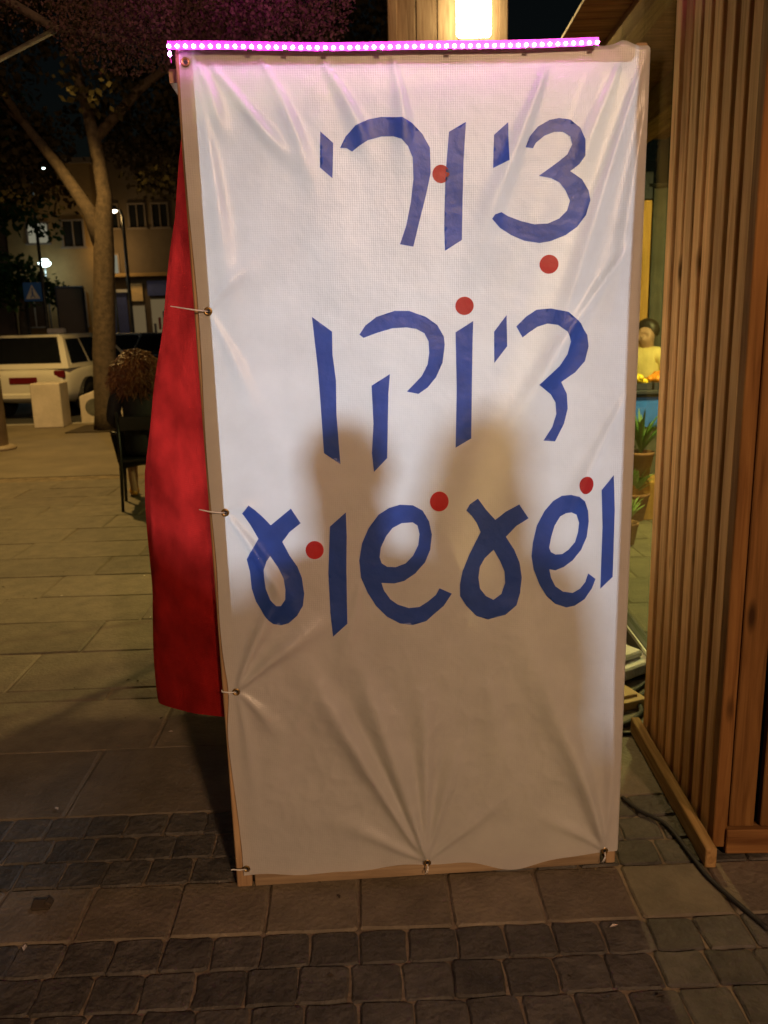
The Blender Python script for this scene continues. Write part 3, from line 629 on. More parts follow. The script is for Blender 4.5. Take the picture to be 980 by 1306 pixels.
# two sitters behind the banner: only their shadows on the cloth can be seen
def bpt(u, back): return (BX + u*math.cos(BA) - back*math.sin(BA), BY + u*math.sin(BA) + back*math.cos(BA), 0)
seated('person', 'seated person close behind the banner whose narrow head shadow shows on its left', bpt(.37, .36), BA+R(8), M['navy'], M['grey'], M['darkhair'], sc=.975, lean=.03, hairlong=.085)
chair('chair', 'chair of the left sitter hidden close behind the banner', bpt(.37, .34), BA+R(8), M['black'], 'chairs inside the booth')
seated('person', 'seated person behind the banner whose broad soft head shadow shows on its right', bpt(.625, .50), BA+R(-6), M['grey'], M['navy'], M['darkhair'], sc=.985, lean=.02, aw=.19, hw=.07, armf=.22, hairlong=.125)
chair('chair', 'chair of the right sitter hidden behind the banner', bpt(.625, .48), BA+R(-6), M['black'], 'chairs inside the booth')
tb = thing('shade_table', 'added unseen table in the booth cutting off low lamp rays to the banner', 'table', bpt(.5, 1.31), BA)  # unseen table added to cut the work lamp's downward rays
mb = MB(); mb.box((0, 0, .745), (1.1, 1.06, .03)); mb.build('table_top', M['palex'], tb, bevel=.004)
for sx in (-1, 1):
    for sy in (-1, 1):
        mb = MB(); mb.box((sx*.49, sy*.46, .36), (.04, .04, .72)); mb.build('leg', M['pale'], tb, bevel=.003)
wl = thing('work_lamp', 'white LED panel lamp on a stand lighting the booth behind the banner', 'lamp', bpt(.42, 2.1), BA)
mb = MB(); mb.tube([(0, .06, 0), (0, .06, 1.42)], .014, 10); mb.build('pole', M['black'], wl, True)
mb = MB(); mb.lathe([(.16, 0), (.16, .015), (.03, .03)], 20, (0, .06, 0)); mb.build('base', M['black'], wl, True)
mb = MB(); mb.box((0, .03, 1.36), (.46, .04, .38)); mb.build('housing', M['black'], wl, bevel=.008)
mb = MB(); mb.box((0, .006, 1.36), (.42, .004, .34)); mb.build('diffuser', M['panel'], wl)
ld = bpy.data.lights.new('work_lamp_light', 'AREA'); ld.shape = 'RECTANGLE'; ld.size = .34; ld.size_y = .28; ld.energy = 17.5; ld.color = (.74, .85, 1.0)
lo = bpy.data.objects.new('work_lamp_light', ld); COL.objects.link(lo); lo.parent = wl; ld.spread = R(105); lo.location = (0, -.01, 1.36); lo.rotation_euler = (R(-88), 0, 0)

db = thing('shade_board', 'added unseen board on the table shading the lower left of the banner', 'board', bpt(.13, .84), BA)  # unseen board added to darken the banner's lower left
mb = MB(); mb.box((0, 0, .91), (.56, .012, .34), Matrix.Rotation(R(12), 3, 'X')); mb.build('board', M['pale'], db)
mb = MB(); mb.bar((0, .03, .9), (0, .14, .762), .03, .012); mb.build('prop', M['pale'], db)

rf = thing('flood_shield', 'added unseen sheet over the booth keeping floodlight off the banner', 'light_shield', bpt(.48, 0), BA)  # added out of view to keep the floodlight off the banner
mb = MB(); n = 14
for i in range(n+1):
    y = .32+2.2*i/n; mb.v += [(x, y, 2.235-.03*math.sin(math.pi*(x+.5))*math.sin(math.pi*i/n)+.004*math.sin(i*2+x*9)) for x in (-.5, -.25, 0, .25, .5)]
for k in range(1, 7): mb.v += [(x, 2.52+.01*math.sin(x*20), 2.235-.14*k) for x in (-.5, -.25, 0, .25, .5)]
for i in range(n+6):
    for j in range(4): mb.f.append((i*5+j, i*5+j+1, i*5+j+6, i*5+j+5)); mb.mi.append(0)
o = mb.build('light_shield', M['navyp'], rf, True); so = o.modifiers.new('thick', 'SOLIDIFY'); so.thickness = .004
for sx in (-1, 1):
    mb = MB(); mb.box((sx*.49, 2.49, 1.11), (.035, .035, 2.2)); mb.build('post', M['pale'], rf)
    mb = MB(); mb.bar((sx*.49, .06, 2.12), (sx*.49, 2.47, 2.12), .03, .03); mb.build('rail', M['pale'], rf)
sc2 = MB(); n = 40  # unseen sheet added to block shop light and glow onto the battens
for i in range(n+1):
    y = .07+2.25*i/n; sc2.v += [(.012*math.sin(i*1.1), y, .04+.02*math.sin(i*.5)), (.008*math.sin(i*1.1+.4), y, 1.2), (0, y, 2.13)]
for i in range(n):
    for j in range(2): sc2.f.append((3*i+j, 3*i+3+j, 3*i+4+j, 3*i+1+j)); sc2.mi.append(0)
o = sc2.build('glow_screen', sheet('cream_screen', (.8, .68, .5), (.97, .82, .56), .85, .0, .5), None, True, loc=bpt(1.055, 0), rot=(0, 0, BA))
tag(o, 'added unseen cream sheet blocking shop light and passing a soft glow to the battens', 'curtain')

# woman on a chair out on the square, seen from behind, and her companion
seated('person', 'woman with big auburn curls in a black coat sitting with her back turned', (-1.965, 7.40, 0), R(12), M['coat'], M['coat'], M['hair'], 'curly', shoe=M['tan'], legskin=True, sc=1.04)
chair('chair', 'black armchair under the woman with auburn curls', (-1.965, 7.38, 0), R(12), M['black'], None, True)
seated('person', 'person in grey trousers sitting hidden beyond the woman with auburn curls', (-1.93, 8.95, 0), R(166), M['navy'], M['grey'], M['darkhair'], shoe=M['concrete'], sc=.9)
chair('chair', 'black chair of the person in grey trousers', (-1.93, 8.97, 0), R(166), M['black'])

# ------------------------------------------------------------------ cables, foam and clutter in the gap by the glass
def cable(name, label, pts, r, m=None):
    P = [Vector(p) for p in pts]; out = []
    for i in range(len(P)-1):
        p0, p1, p2, p3 = P[max(i-1, 0)], P[i], P[i+1], P[min(i+2, len(P)-1)]
        for k in range(8):
            t = k/8; out.append(.5*((2*p1)+(p2-p0)*t+(2*p0-5*p1+4*p2-p3)*t*t+(3*p1-p0-3*p2+p3)*t**3))
    out.append(P[-1]); mb = MB(); mb.tube(out, r, 8)
    return tag(mb.build(name, m or M['rubber'], None, True), label, 'cable')
cable('power_cable', 'long thin black cable running out past the base board across the pavement', CABLES[0], .007)
cable('power_cable', 'thick black cable looping low between banner and glass wall', CABLES[1], .011)
cable('power_cable', 'thin black cable crossing straight over the paving behind the banner edge', CABLES[2], .006)
cable('power_cable', 'black cable curving up onto the pale foam block', CABLES[3], .010)
fb = MB(); fb.box((0, 0, .045), (.26, .30, .055)); fb.box((-.02, .01, .09), (.2, .22, .03)); fo = fb.build('foam_block', M['foam'], None, bevel=.008, loc=(1.085, 3.46, 0), rot=(0, 0, R(32)))
tag(fo, 'pale foam block lying by the foot of the glass wall', 'foam block')
fb = MB(); fb.box((0, 0, .018), (.17, .22, .035)); fb.box((0, 0, .04), (.12, .15, .012))
tag(fb.build('cardboard_piece', M['paper'], None, bevel=.003, loc=(1.0, 3.16, 0), rot=(0, 0, R(20))), 'flat yellowish box among the cables by the glass wall', 'box')

# ------------------------------------------------------------------ shop seen through the glass
def at6(x, z, y=6.6): return (x, y, z)
st = thing('fruit_stall', 'dark juice counter with a blue front panel seen through the glass', 'stall', (2.36, 6.85, 0), 0)
mb = MB(); mb.box((0, 0, .48), (.62, .5, .92)); mb.build('cabinet', M['curtain'], st, bevel=.006)
mb = MB(); mb.box((0, -.265, .795), (.5, .016, .235)); mb.build('front_panel', M['teal'], st, bevel=.003)
mb = MB(); mb.box((0, -.02, .955), (.68, .58, .03)); mb.build('counter_top', M['shop'], st, bevel=.004)
for x, m, lab in ((-.19, 'lemon', 'tray heaped with yellow lemons on the juice counter'), (.07, 'orange', 'tray heaped with oranges on the juice counter')):
    tr = thing('fruit_tray', lab, 'tray', (2.36+x, 6.72, .972), 0, 'fruit trays on the counter')
    mb = MB(); mb.box((0, 0, .012), (.24, .3, .02)); mb.box((0, -.145, .03), (.24, .012, .05)); mb.box((-.115, 0, .03), (.012, .27, .05)); mb.box((.115, 0, .03), (.012, .27, .05)); mb.build('tray', M['shop'], tr)
    mb = MB()
    for i in range(46):
        a, b2 = rnd.uniform(-.095, .095), rnd.uniform(-.12, .12); mb.ball((a, b2, .04+.075*max(0, 1-(abs(a)/.12)**2)*rnd.uniform(.3, 1)), .026, 9, 6, (1, 1.15 if m == 'lemon' else 1, .95))
    tag(mb.build('fruit', M[m], tr, True), kind='stuff')
pv = thing('person', 'person in a pale yellow shirt standing behind the fruit counter', 'person', (2.50, 7.35, 0), R(140))
z0 = .13
J = {'hip': ((0, 0, .82), .12), 'waist': ((0, 0, .95), .12), 'chest': ((0, 0, 1.13), (.15, .12)), 'neckb': ((0, 0, 1.235), .065), 'neck': ((0, .0, 1.28), .05), 'jaw': ((0, .03, 1.33), .066), 'skull': ((0, .015, 1.40), .088), 'crown': ((0, .005, 1.46), .06), 'nose': ((0, .108, 1.37), .013)}
E = [('hip', 'waist'), ('waist', 'chest'), ('chest', 'neckb'), ('neckb', 'neck'), ('neck', 'jaw'), ('jaw', 'skull'), ('skull', 'crown'), ('jaw', 'nose')]
for s, q in ((-1, 'l'), (1, 'r')):
    J.update({q+'hp': ((s*.09, 0, .76), .09), q+'kn': ((s*.1, .02, .42), .06), q+'an': ((s*.1, 0, .08), .04), q+'to': ((s*.11, .14, .035), .032), q+'sh': ((s*.16, 0, 1.19), .058), q+'el': ((s*.22, .03, .99), .042), q+'wr': ((s*.12, .2, 1.0), .03), q+'ha': ((s*.08, .26, 1.01), .032)})
    E += [('hip', q+'hp'), (q+'hp', q+'kn'), (q+'kn', q+'an'), (q+'an', q+'to'), ('neckb', q+'sh'), (q+'sh', q+'el'), (q+'el', q+'wr'), (q+'wr', q+'ha')]
skinned('body', J, E, M['skin'], pv)
C = {k: (J[k][0], r) for k, r in (('hip', .14), ('waist', .145), ('chest', (.172, .15)), ('neckb', .085), ('lsh', .075), ('lel', .062), ('rsh', .075), ('rel', .062))}
skinned('shirt', C, [('hip', 'waist'), ('waist', 'chest'), ('chest', 'neckb'), ('neckb', 'lsh'), ('lsh', 'lel'), ('neckb', 'rsh'), ('rsh', 'rel')], M['yellow'], pv)
T = {k: (J[k][0], r) for k, r in (('hip', .135), ('lhp', .105), ('lkn', .08), ('lan', .06), ('rhp', .105), ('rkn', .08), ('ran', .06))}
skinned('trousers', T, [('hip', 'lhp'), ('lhp', 'lkn'), ('lkn', 'lan'), ('hip', 'rhp'), ('rhp', 'rkn'), ('rkn', 'ran')], M['navy'], pv)
mb = MB(); mb.ball((0, -.008, 1.42), .106, 16, 10, (.98, 1, .98)); mb.v = [(x, y-max(0, y-.05)*.7, max(z, 1.37+max(0, y)*.75)) for x, y, z in mb.v]; mb.build('hair', M['darkhair'], pv, True)
iw = thing('interior_wall', 'tan wood panel wall with a dark lintel inside the lit shop', 'wall', (2.715, 8.2, 0), 0)
for i in range(4):
    mb = MB(); mb.box((-1.02+.31*i, 0, 1.3), (.305, .04, 2.6)); mb.build('panel', M['panelwood'], iw, bevel=.003)
mb = MB(); mb.box((-.56, 0, 2.73), (1.24, .06, .24)); mb.build('lintel', M['shop'], iw, bevel=.003)
cu = thing('curtain', 'dark grey pleated curtain hanging beside the tan panel in the shop', 'curtain', (3.64, 8.16, 0), 0)
mb = MB(); n = 90
for i in range(n+1):
    x = -.85+1.7*i/n; yv = .035*math.sin(i*.85)+.012*math.sin(i*.31); mb.v += [(x, yv, .04), (x, yv*.8, 2.7)]
mb.f = [(2*i, 2*i+2, 2*i+3, 2*i+1) for i in range(n)]; mb.mi = [0]*n
cc = mb.build('cloth', M['curtain'], cu, True); sol = cc.modifiers.new('thick', 'SOLIDIFY'); sol.thickness = .006
mb = MB(); mb.tube([(-.9, 0, 2.73), (.9, 0, 2.73)], .015, 8); mb.build('rod', M['dmetal'], cu, True)
M['leaf2'] = mat('plant_leaf', (.12, .26, .04), .5, (.06, .15, .02), 20, vary=.2); M['leaf3'] = mat('pale_leaf', (.4, .5, .22), .5, (.15, .28, .06), 30)
def plant(name, label, loc, m, h, n, spread, wide, pot=.11, seed=1):
    r = random.Random(seed); p = thing(name, label, 'plant', loc, 0, 'potted plants by the shop')
    mb = MB(); mb.lathe([(pot*.7, 0), (pot, pot*1.7), (pot*1.06, pot*1.7), (pot*1.06, pot*1.95), (pot*.9, pot*1.95), (pot*.88, pot*1.6)], 20); mb.build('pot', M['terra'], p, True)
    mb = MB(); mb.lathe([(pot*.88, pot*1.5), (pot*.88, pot*1.62)], 16); mb.build('soil', M['soil'], p)
    mb = MB(); z = pot*1.6
    for k in range(n):
        a = r.uniform(0, 6.28); L = h*r.uniform(.6, 1.1); s = spread*r.uniform(.4, 1.1); d = Vector((math.cos(a), math.sin(a), 0)); sd = Vector((-d.y, d.x, 0)); b = len(mb.v)
        for i in range(6):
            t = i/5; c = Vector((0, 0, z)) + d*(s*t**1.2) + Vector((0, 0, L*(t*1.5-t*t*.75*(.6+s)))); w = wide*math.sin(math.pi*(.08+.9*t))
            mb.v += [tuple(c-sd*w), tuple(c+Vector((0, 0, -w*.5))), tuple(c+sd*w)]
        for i in range(5):
            for j in range(2): mb.f.append((b+3*i+j, b+3*i+j+1, b+3*i+j+4, b+3*i+j+3)); mb.mi.append(0)
    mb.build('leaves', m, p, True); return p
plant('potted_plant', 'spiky green potted plant in front of the blue counter panel', (2.13, 6.3, .33), M['leaf2'], .36, 46, .26, .012, .1, 4)
plant('potted_plant', 'leafy pale green potted plant low in front of the counter', (2.08, 6.25, 0.0), M['leaf3'], .22, 60, .14, .02, .11, 5)
mb = MB(); mb.box((2.15, 6.36, .15), (.36, .3, .3)); tag(mb.build('wooden_crate', M['panelwood'], None, bevel=.006), 'brown wooden crate carrying the spiky plant in front of the counter', 'crate')
plant('potted_plant', 'small yellow-green plant on the lit paving inside the glass wall', (1.80, 5.55, 0), M['leaf3'], .2, 40, .13, .014, .08, 6)
sl = thing('ceiling_lamp', 'round pendant lamp lighting the shop behind the glass', 'lamp', (2.5, 5.6, 2.55), 0)
mb = MB(); mb.lathe([(.03, .2), (.05, .14), (.30, -.06), (.31, -.09)], 24); mb.build('lamp_holder', M['dmetal'], sl, True)
mb = MB(); mb.ball((0, 0, .01), .06, 14, 8); mb.build('bulb', M['lampw'], sl, True)
mb = MB(); mb.tube([(0, 0, .2), (0, 0, .6)], .006, 6); mb.build('cord', M['black'], sl)
ld = bpy.data.lights.new('shop_light', 'POINT'); ld.energy = 420; ld.color = (1, .8, .34); ld.shadow_soft_size = .08
lo = bpy.data.objects.new('shop_light', ld); COL.objects.link(lo); lo.parent = sl; lo.location = (0, 0, -.13)
# ------------------------------------------------------------------ trees
def leaf_mat(name, c):
    m, t, o = nodes(name); co = coords(t); n = nd(t, 'ShaderNodeTexNoise'); n.inputs['Scale'].default_value = 2.2; n.inputs['Detail'].default_value = 4
    t.links.new(co, n.inputs['Vector']); col = ramp(t, n.outputs['Fac'], [(.3, tuple(x*.5 for x in c)), (.7, c)])
    d = nd(t, 'ShaderNodeBsdfDiffuse'); tr = nd(t, 'ShaderNodeBsdfTranslucent'); mx = nd(t, 'ShaderNodeMixShader'); mx.inputs[0].default_value = .3
    for x in (d, tr): t.links.new(col, x.inputs[0])
    t.links.new(d.outputs[0], mx.inputs[1]); t.links.new(tr.outputs[0], mx.inputs[2]); t.links.new(mx.outputs[0], o.inputs[0]); return m
M['leaf'] = leaf_mat('tree_leaf', (.06, .05, .025)); M['leafg'] = leaf_mat('tree_leaf_green', (.03, .06, .02))
def leaves(mb, r, c, rad, n, size, flat=.75):
    for k in range(n):
        d = Vector((r.gauss(0, 1), r.gauss(0, 1), r.gauss(0, 1))).normalized()*(rad*r.random()**.45); d.z *= flat
        p = Vector(c)+d; a = Vector((r.gauss(0, 1), r.gauss(0, 1), r.gauss(-.6, .8))).normalized(); b = a.cross(Vector((r.gauss(0, 1), r.gauss(0, 1), r.gauss(0, 1)))).normalized()
        L = size*r.uniform(.6, 1.3); w = L*.34
        mb.add([p, p+a*L*.5+b*w, p+a*L, p+a*L*.5-b*w], [(0, 1, 2, 3)])
def tree(name, label, base, limbs, clumps, size, seed, lm, n):
    r = random.Random(seed); t = thing(name, label, 'tree', base, 0)
    mb = MB()
    for path, rad in limbs: mb.tube(path, rad, 12)
    mb.build('trunk', M['bark'], t, True)
    mb = MB()
    for c, rad in clumps:
        for q in range(5):
            d = Vector((r.gauss(0, 1), r.gauss(0, 1), r.gauss(0, .8)))*rad*.45; leaves(mb, r, Vector(c)+d, rad*.62, int(n*rad*rad/5), size)
    mb.build('crown', lm, t, fixn=False); return t
# the street tree with the forked trunk (base at -4.1, 13.3)
tree('street_tree', 'tall forked street tree with spreading dark crown beside the pale block', (-4.02, 13.3, 0),
     [([(0, 0, -.1), (-.02, 0, .3), (.02, 0, 1.2), (.10, 0, 2.0), (.16, 0, 2.6), (.19, 0, 3.05), (.26, 0, 3.5), (.22, 0, 4.0), (.14, -.05, 4.7), (-.06, 0, 5.6), (-.2, .1, 6.6), (-.1, .2, 7.6)], [.28, .20, .18, .165, .16, .15, .115, .10, .085, .065, .05, .02]),
      ([(.14, 0, 2.75), (.0, 0, 3.3), (-.38, .1, 3.9), (-.9, .2, 4.6), (-1.6, .3, 5.2)], [.12, .105, .085, .06, .03]),
      ([(.2, 0, 4.3), (.9, .1, 5.0), (1.9, .2, 5.7), (2.8, .1, 6.1)], [.08, .07, .05, .02]),
      ([(-.06, 0, 5.6), (.7, -.3, 6.5), (1.4, -.6, 7.2)], [.07, .05, .02]), ([(-.9, .2, 4.6), (-1.2, -.6, 5.4), (-1.6, -1.4, 6)], [.06, .05, .02])],
     [((0, 0, 7.2), 1.8), ((1.6, .1, 6.4), 1.5), ((2.9, 0, 6.2), 1.4), ((-1.6, .2, 6.0), 1.5), ((-2.7, .3, 5.6), 1.2), ((.9, -.7, 5.6), 1.0), ((2.2, -.4, 5.0), 1.0), ((3.4, .4, 4.9), 1.0), ((1.2, .8, 4.6), .9),
      ((-1.0, 1, 5.0), .9), ((2.6, .8, 4.1), .8), ((-1.9, -.5, 4.7), .8), ((-.3, -1.2, 6.2), 1.2), ((4.0, -.3, 6.0), 1.4), ((1.0, .4, 3.9), .6), ((4.8, .5, 7), 1.5), ((-1.0, .9, 3.9), .6), ((.7, 1.2, 5.3), .9), ((-.9, .6, 4.3), .8), ((1.6, 1.0, 4.2), .9), ((2.9, .9, 5.0), 1.0), ((-2.2, .6, 4.4), .8), ((.3, 1.4, 4.4), .8), ((2.0, 1.2, 3.6), .6)], .115, 5, M['leaf'], 1000)
tree('street_tree', 'dark green street tree behind the parked cars under a cool street lamp', (-10.2, 21.5, 0),
     [([(0, 0, -.1), (.05, 0, 1.5), (0, 0, 3.2), (.2, 0, 5)], [.28, .22, .18, .1]), ([(0, 0, 3.2), (1.0, 0, 4.4), (1.9, 0, 5.2)], [.12, .08, .03])],
     [((0, 0, 6.2), 2.0), ((1.6, -.2, 5.0), 1.2), ((-1.6, 0, 5.4), 1.6), ((.9, 0, 7.4), 1.6), ((1.9, .2, 4.2), .8), ((.6, -.6, 4.3), 1.0)], .2, 9, M['leafg'], 420)
tree('street_tree', 'round dark tree in front of the ochre house', (-10.9, 28, 0),
     [([(0, 0, -.1), (0, 0, 2.0), (.1, 0, 3.0)], [.2, .15, .08])], [((0, 0, 3.3), 1.3), ((.9, 0, 2.9), .9), ((-.8, .2, 2.8), .9)], .2, 12, M['leafg'], 420)
# bough added so its strip-lit leaves stand in for the magenta glow
bo = thing('glow_bough', 'added leafy bough standing in for the magenta glow above the strip', 'branch', (-.6, 2.95, 2.0), 0)
r = random.Random(21); mb = MB(); mb.tube([(-2.2, 1.6, 1.9), (-1.2, .8, 1.1), (-.4, .2, .55), (.3, -.1, .35), (.75, -.2, .3)], [.03, .022, .014, .009, .004], 8)
mb.tube([(-.4, .2, .55), (-.55, -.2, .3), (-.6, -.4, .15)], [.01, .007, .003], 6); mb.build('stem', M['bark'], bo, True)
mb = MB()
for c, rad, n in (((.12, 0, .48), .22, 260), ((.42, -.05, .52), .2, 220), ((-.15, .1, .55), .25, 240), ((.3, -.3, .45), .14, 90), ((0, -.3, .42), .14, 80), ((-.5, .4, .8), .3, 150)): leaves(mb, r, c, rad, n*16, .013, .7)
mb.build('leaves', leaf_mat('bough_leaf', (.10, .055, .05)), bo, fixn=False)

# ------------------------------------------------------------------ lamps, poles, blocks
def street_lamp(name, label, x, y, h, m, power, color, arm=.0, r=.05, light=True, group='street lamps down the road', hr=.16, rear=0):
    t = thing(name, label, 'street lamp', (x, y, 0), 0, group)
    mb = MB(); mb.tube([(arm, 0, -.05), (arm, 0, .4), (arm, 0, h-.25), (arm*.8, 0, h-.03), (arm*.3, 0, h+.06)] if arm else [(0, 0, -.05), (0, 0, .4), (0, 0, h)], [r*1.5, r, r*.8, r*.6, r*.5] if arm else [r*1.5, r, r*.7], 10); mb.build('pole', M['dmetal'], t, True)
    mb = MB(); mb.lathe([(hr*.5, .1), (hr*1.1, .03), (hr*1.15, -.01)], 16, (0, 0, h)); mb.build('lamp_head', M['dmetal'], t, True)
    mb = MB(); mb.ball((0, 0, h-.02), hr, 14, 8, (1, 1, .62)); mb.build('globe', m, t, True)
    if light:
        ld = bpy.data.lights.new('street_light', 'POINT'); ld.energy = power; ld.color = color; ld.shadow_soft_size = .15
        lo = bpy.data.objects.new('street_light', ld); COL.objects.link(lo); lo.parent = t; lo.location = (0, 0, h-.3)
    return t
cool = (.75, 1, .95); warm = (1, .62, .22)
street_lamp('street_lamp', 'nearest cool white street lamp glowing among the leaves, highest at left', -8.21, 24, 5.86, M['lamp'], 35, cool, -.5, hr=.17)
street_lamp('street_lamp', 'cool white street lamp low in front of the ochre house', -12.54, 35, 4.24, M['lamp'], 35, cool, 0, hr=.24)
street_lamp('street_lamp', 'small street lamp on a curved pole right of the forked tree', -8.78, 32, 5.76, M['lampw'], 45, warm, .3, r=.07, hr=.12)
street_lamp('street_lamp', 'tiny far lamp on a slender pole beside the dark hoarding', -15.09, 45, 4.93, M['lampw'], 100, warm, .5, hr=.12)
street_lamp('street_lamp', 'tiny far lamp below the curved pole lamp', -9.97, 35.4, 4.92, M['lampw'], 120, warm, 0, hr=.09)
street_lamp('street_lamp', 'small pinkish lamp beside the blue crossing sign', -11.45, 29.8, 3.16, M['lampw'], 60, warm, 0, hr=.09)
# lamp post at the left edge of the square and the street lamp behind the viewer
pl = thing('lamp_post', 'thick tan lamp post cut by the left edge of the picture', 'lamp post', (-4.985, 11.36, 0), 0)
mb = MB(); mb.lathe([(.25, 0), (.25, .03), (.19, .06)], 24); mb.build('base_plate', M['post'], pl, True)
mb = MB(); mb.tube([(0, 0, .02), (0, 0, 2.5), (0, 0, 6.2)], [.15, .14, .10], 20); mb.build('pole', M['post'], pl, True)
mb = MB(); mb.tube([(0, 0, 6.15), (.25, -.3, 6.5), (.6, -.7, 6.6)], [.06, .05, .045], 10); mb.build('arm', M['post'], pl, True)
mb = MB(); mb.box((.75, -.85, 6.6), (.22, .5, .09), Matrix.Rotation(R(40), 3, 'Z')); mb.build('lamp_head', M['dmetal'], pl, bevel=.02)
mb = MB(); mb.box((.75, -.85, 6.548), (.16, .4, .012), Matrix.Rotation(R(40), 3, 'Z')); mb.build('lens', M['lampw'], pl)
ld = bpy.data.lights.new('plaza_light', 'SPOT'); ld.energy = 1650; ld.color = (1, .63, .19); ld.spot_size = R(106); ld.spot_blend = .35; ld.shadow_soft_size = .12
lo = bpy.data.objects.new('plaza_light', ld); COL.objects.link(lo); lo.parent = pl; lo.location = (.75, -.85, 6.48)
pb = thing('lamp_post', 'sodium street lamp standing behind the viewer', 'lamp post', (2.6, -6.4, 0), 0)
mb = MB(); mb.tube([(0, 0, 0), (0, 0, 2.4), (0, 0, 4.8)], [.1, .08, .06], 14); mb.build('pole', M['post'], pb, True)
mb = MB(); mb.box((0, .2, 4.8), (.25, .6, .1)); mb.build('lamp_head', M['dmetal'], pb, bevel=.02)
mb = MB(); mb.box((0, .2, 4.744), (.2, .5, .012)); mb.build('lens', M['lampw'], pb)
ld = bpy.data.lights.new('sodium_light', 'POINT'); ld.energy = 2050; ld.color = (1, .60, .34); ld.shadow_soft_size = .25
lo = bpy.data.objects.new('sodium_light', ld); COL.objects.link(lo); lo.parent = pb; lo.location = (0, .2, 4.5)
# pale blocks by the kerb
bk = MB(); bk.box((0, 0, .36), (.47, .5, .72)); tag(bk.build('concrete_block', M['concrete'], None, bevel=.012, loc=(-5.19, 14.05, 0), rot=(0, 0, R(4))), 'square pale concrete block standing at the kerb by the cars', 'block')
wd = thing('planter', 'low pale planter wall with a round hole running behind the forked tree', 'planter', (-4.1, 14.6, 0), R(10))
mb = MB(); mb.add([(-.75, -.1, 0), (.75, -.1, 0), (.75, -.1, .78), (.2, -.1, .78), (-.75, -.1, .45), (-.75, .15, 0), (.75, .15, 0), (.75, .15, .78), (.2, .15, .78), (-.75, .15, .45)],
                  [(0, 1, 2, 3, 4), (9, 8, 7, 6, 5), (0, 5, 6, 1), (1, 6, 7, 2), (2, 7, 8, 3), (3, 8, 9, 4), (4, 9, 5, 0)]); mb.build('wall', M['concrete'], wd, bevel=.01)
mb = MB(); mb.lathe([(.15, -.104), (.15, -.1)], 20, (-.52, 0, .26), 'Y'); mb.build('hole', M['curtain'], wd)
mb = MB(); mb.box((0, 0, .005), (1.2, 1.0, .02)); tag(mb.build('tree_pit', M['soil'], None, loc=(-4.02, 13.45, 0)), kind='structure')
lt = MB()
tag(lt.box((0, 0, .008), (.05, .03, .014), Matrix.Rotation(.4, 3, 'X')).box((.02, .005, .012), (.02, .025, .012), Matrix.Rotation(.7, 3, 'Y')).build('litter_scrap', M['soil'], None, bevel=.003, loc=(-.93, 2.02, 0)), 'small dark scrap lying on the paving at the left edge', 'litter')

r = random.Random(77); mb = MB()
for k in range(90):
    x, y = r.uniform(-2.6, 1.0), r.uniform(1.5, 5.5); a = r.uniform(0, 6.28); s = r.uniform(.004, .013); c, d = math.cos(a)*s, math.sin(a)*s; z = .0035
    mb.m = r.choice((0, 0, 1)); mb.add([(x-c, y-d, z), (x+d*.6, y-c*.6, z+s*.35), (x+c, y+d, z+.001), (x-d*.5, y+c*.5, z+s*.2)], [(0, 1, 2, 3)])
tag(mb.build('litter', [M['soil'], M['concrete']], None), 'tiny dry leaf scraps and crumbs scattered over the paving', 'litter', kind='stuff')

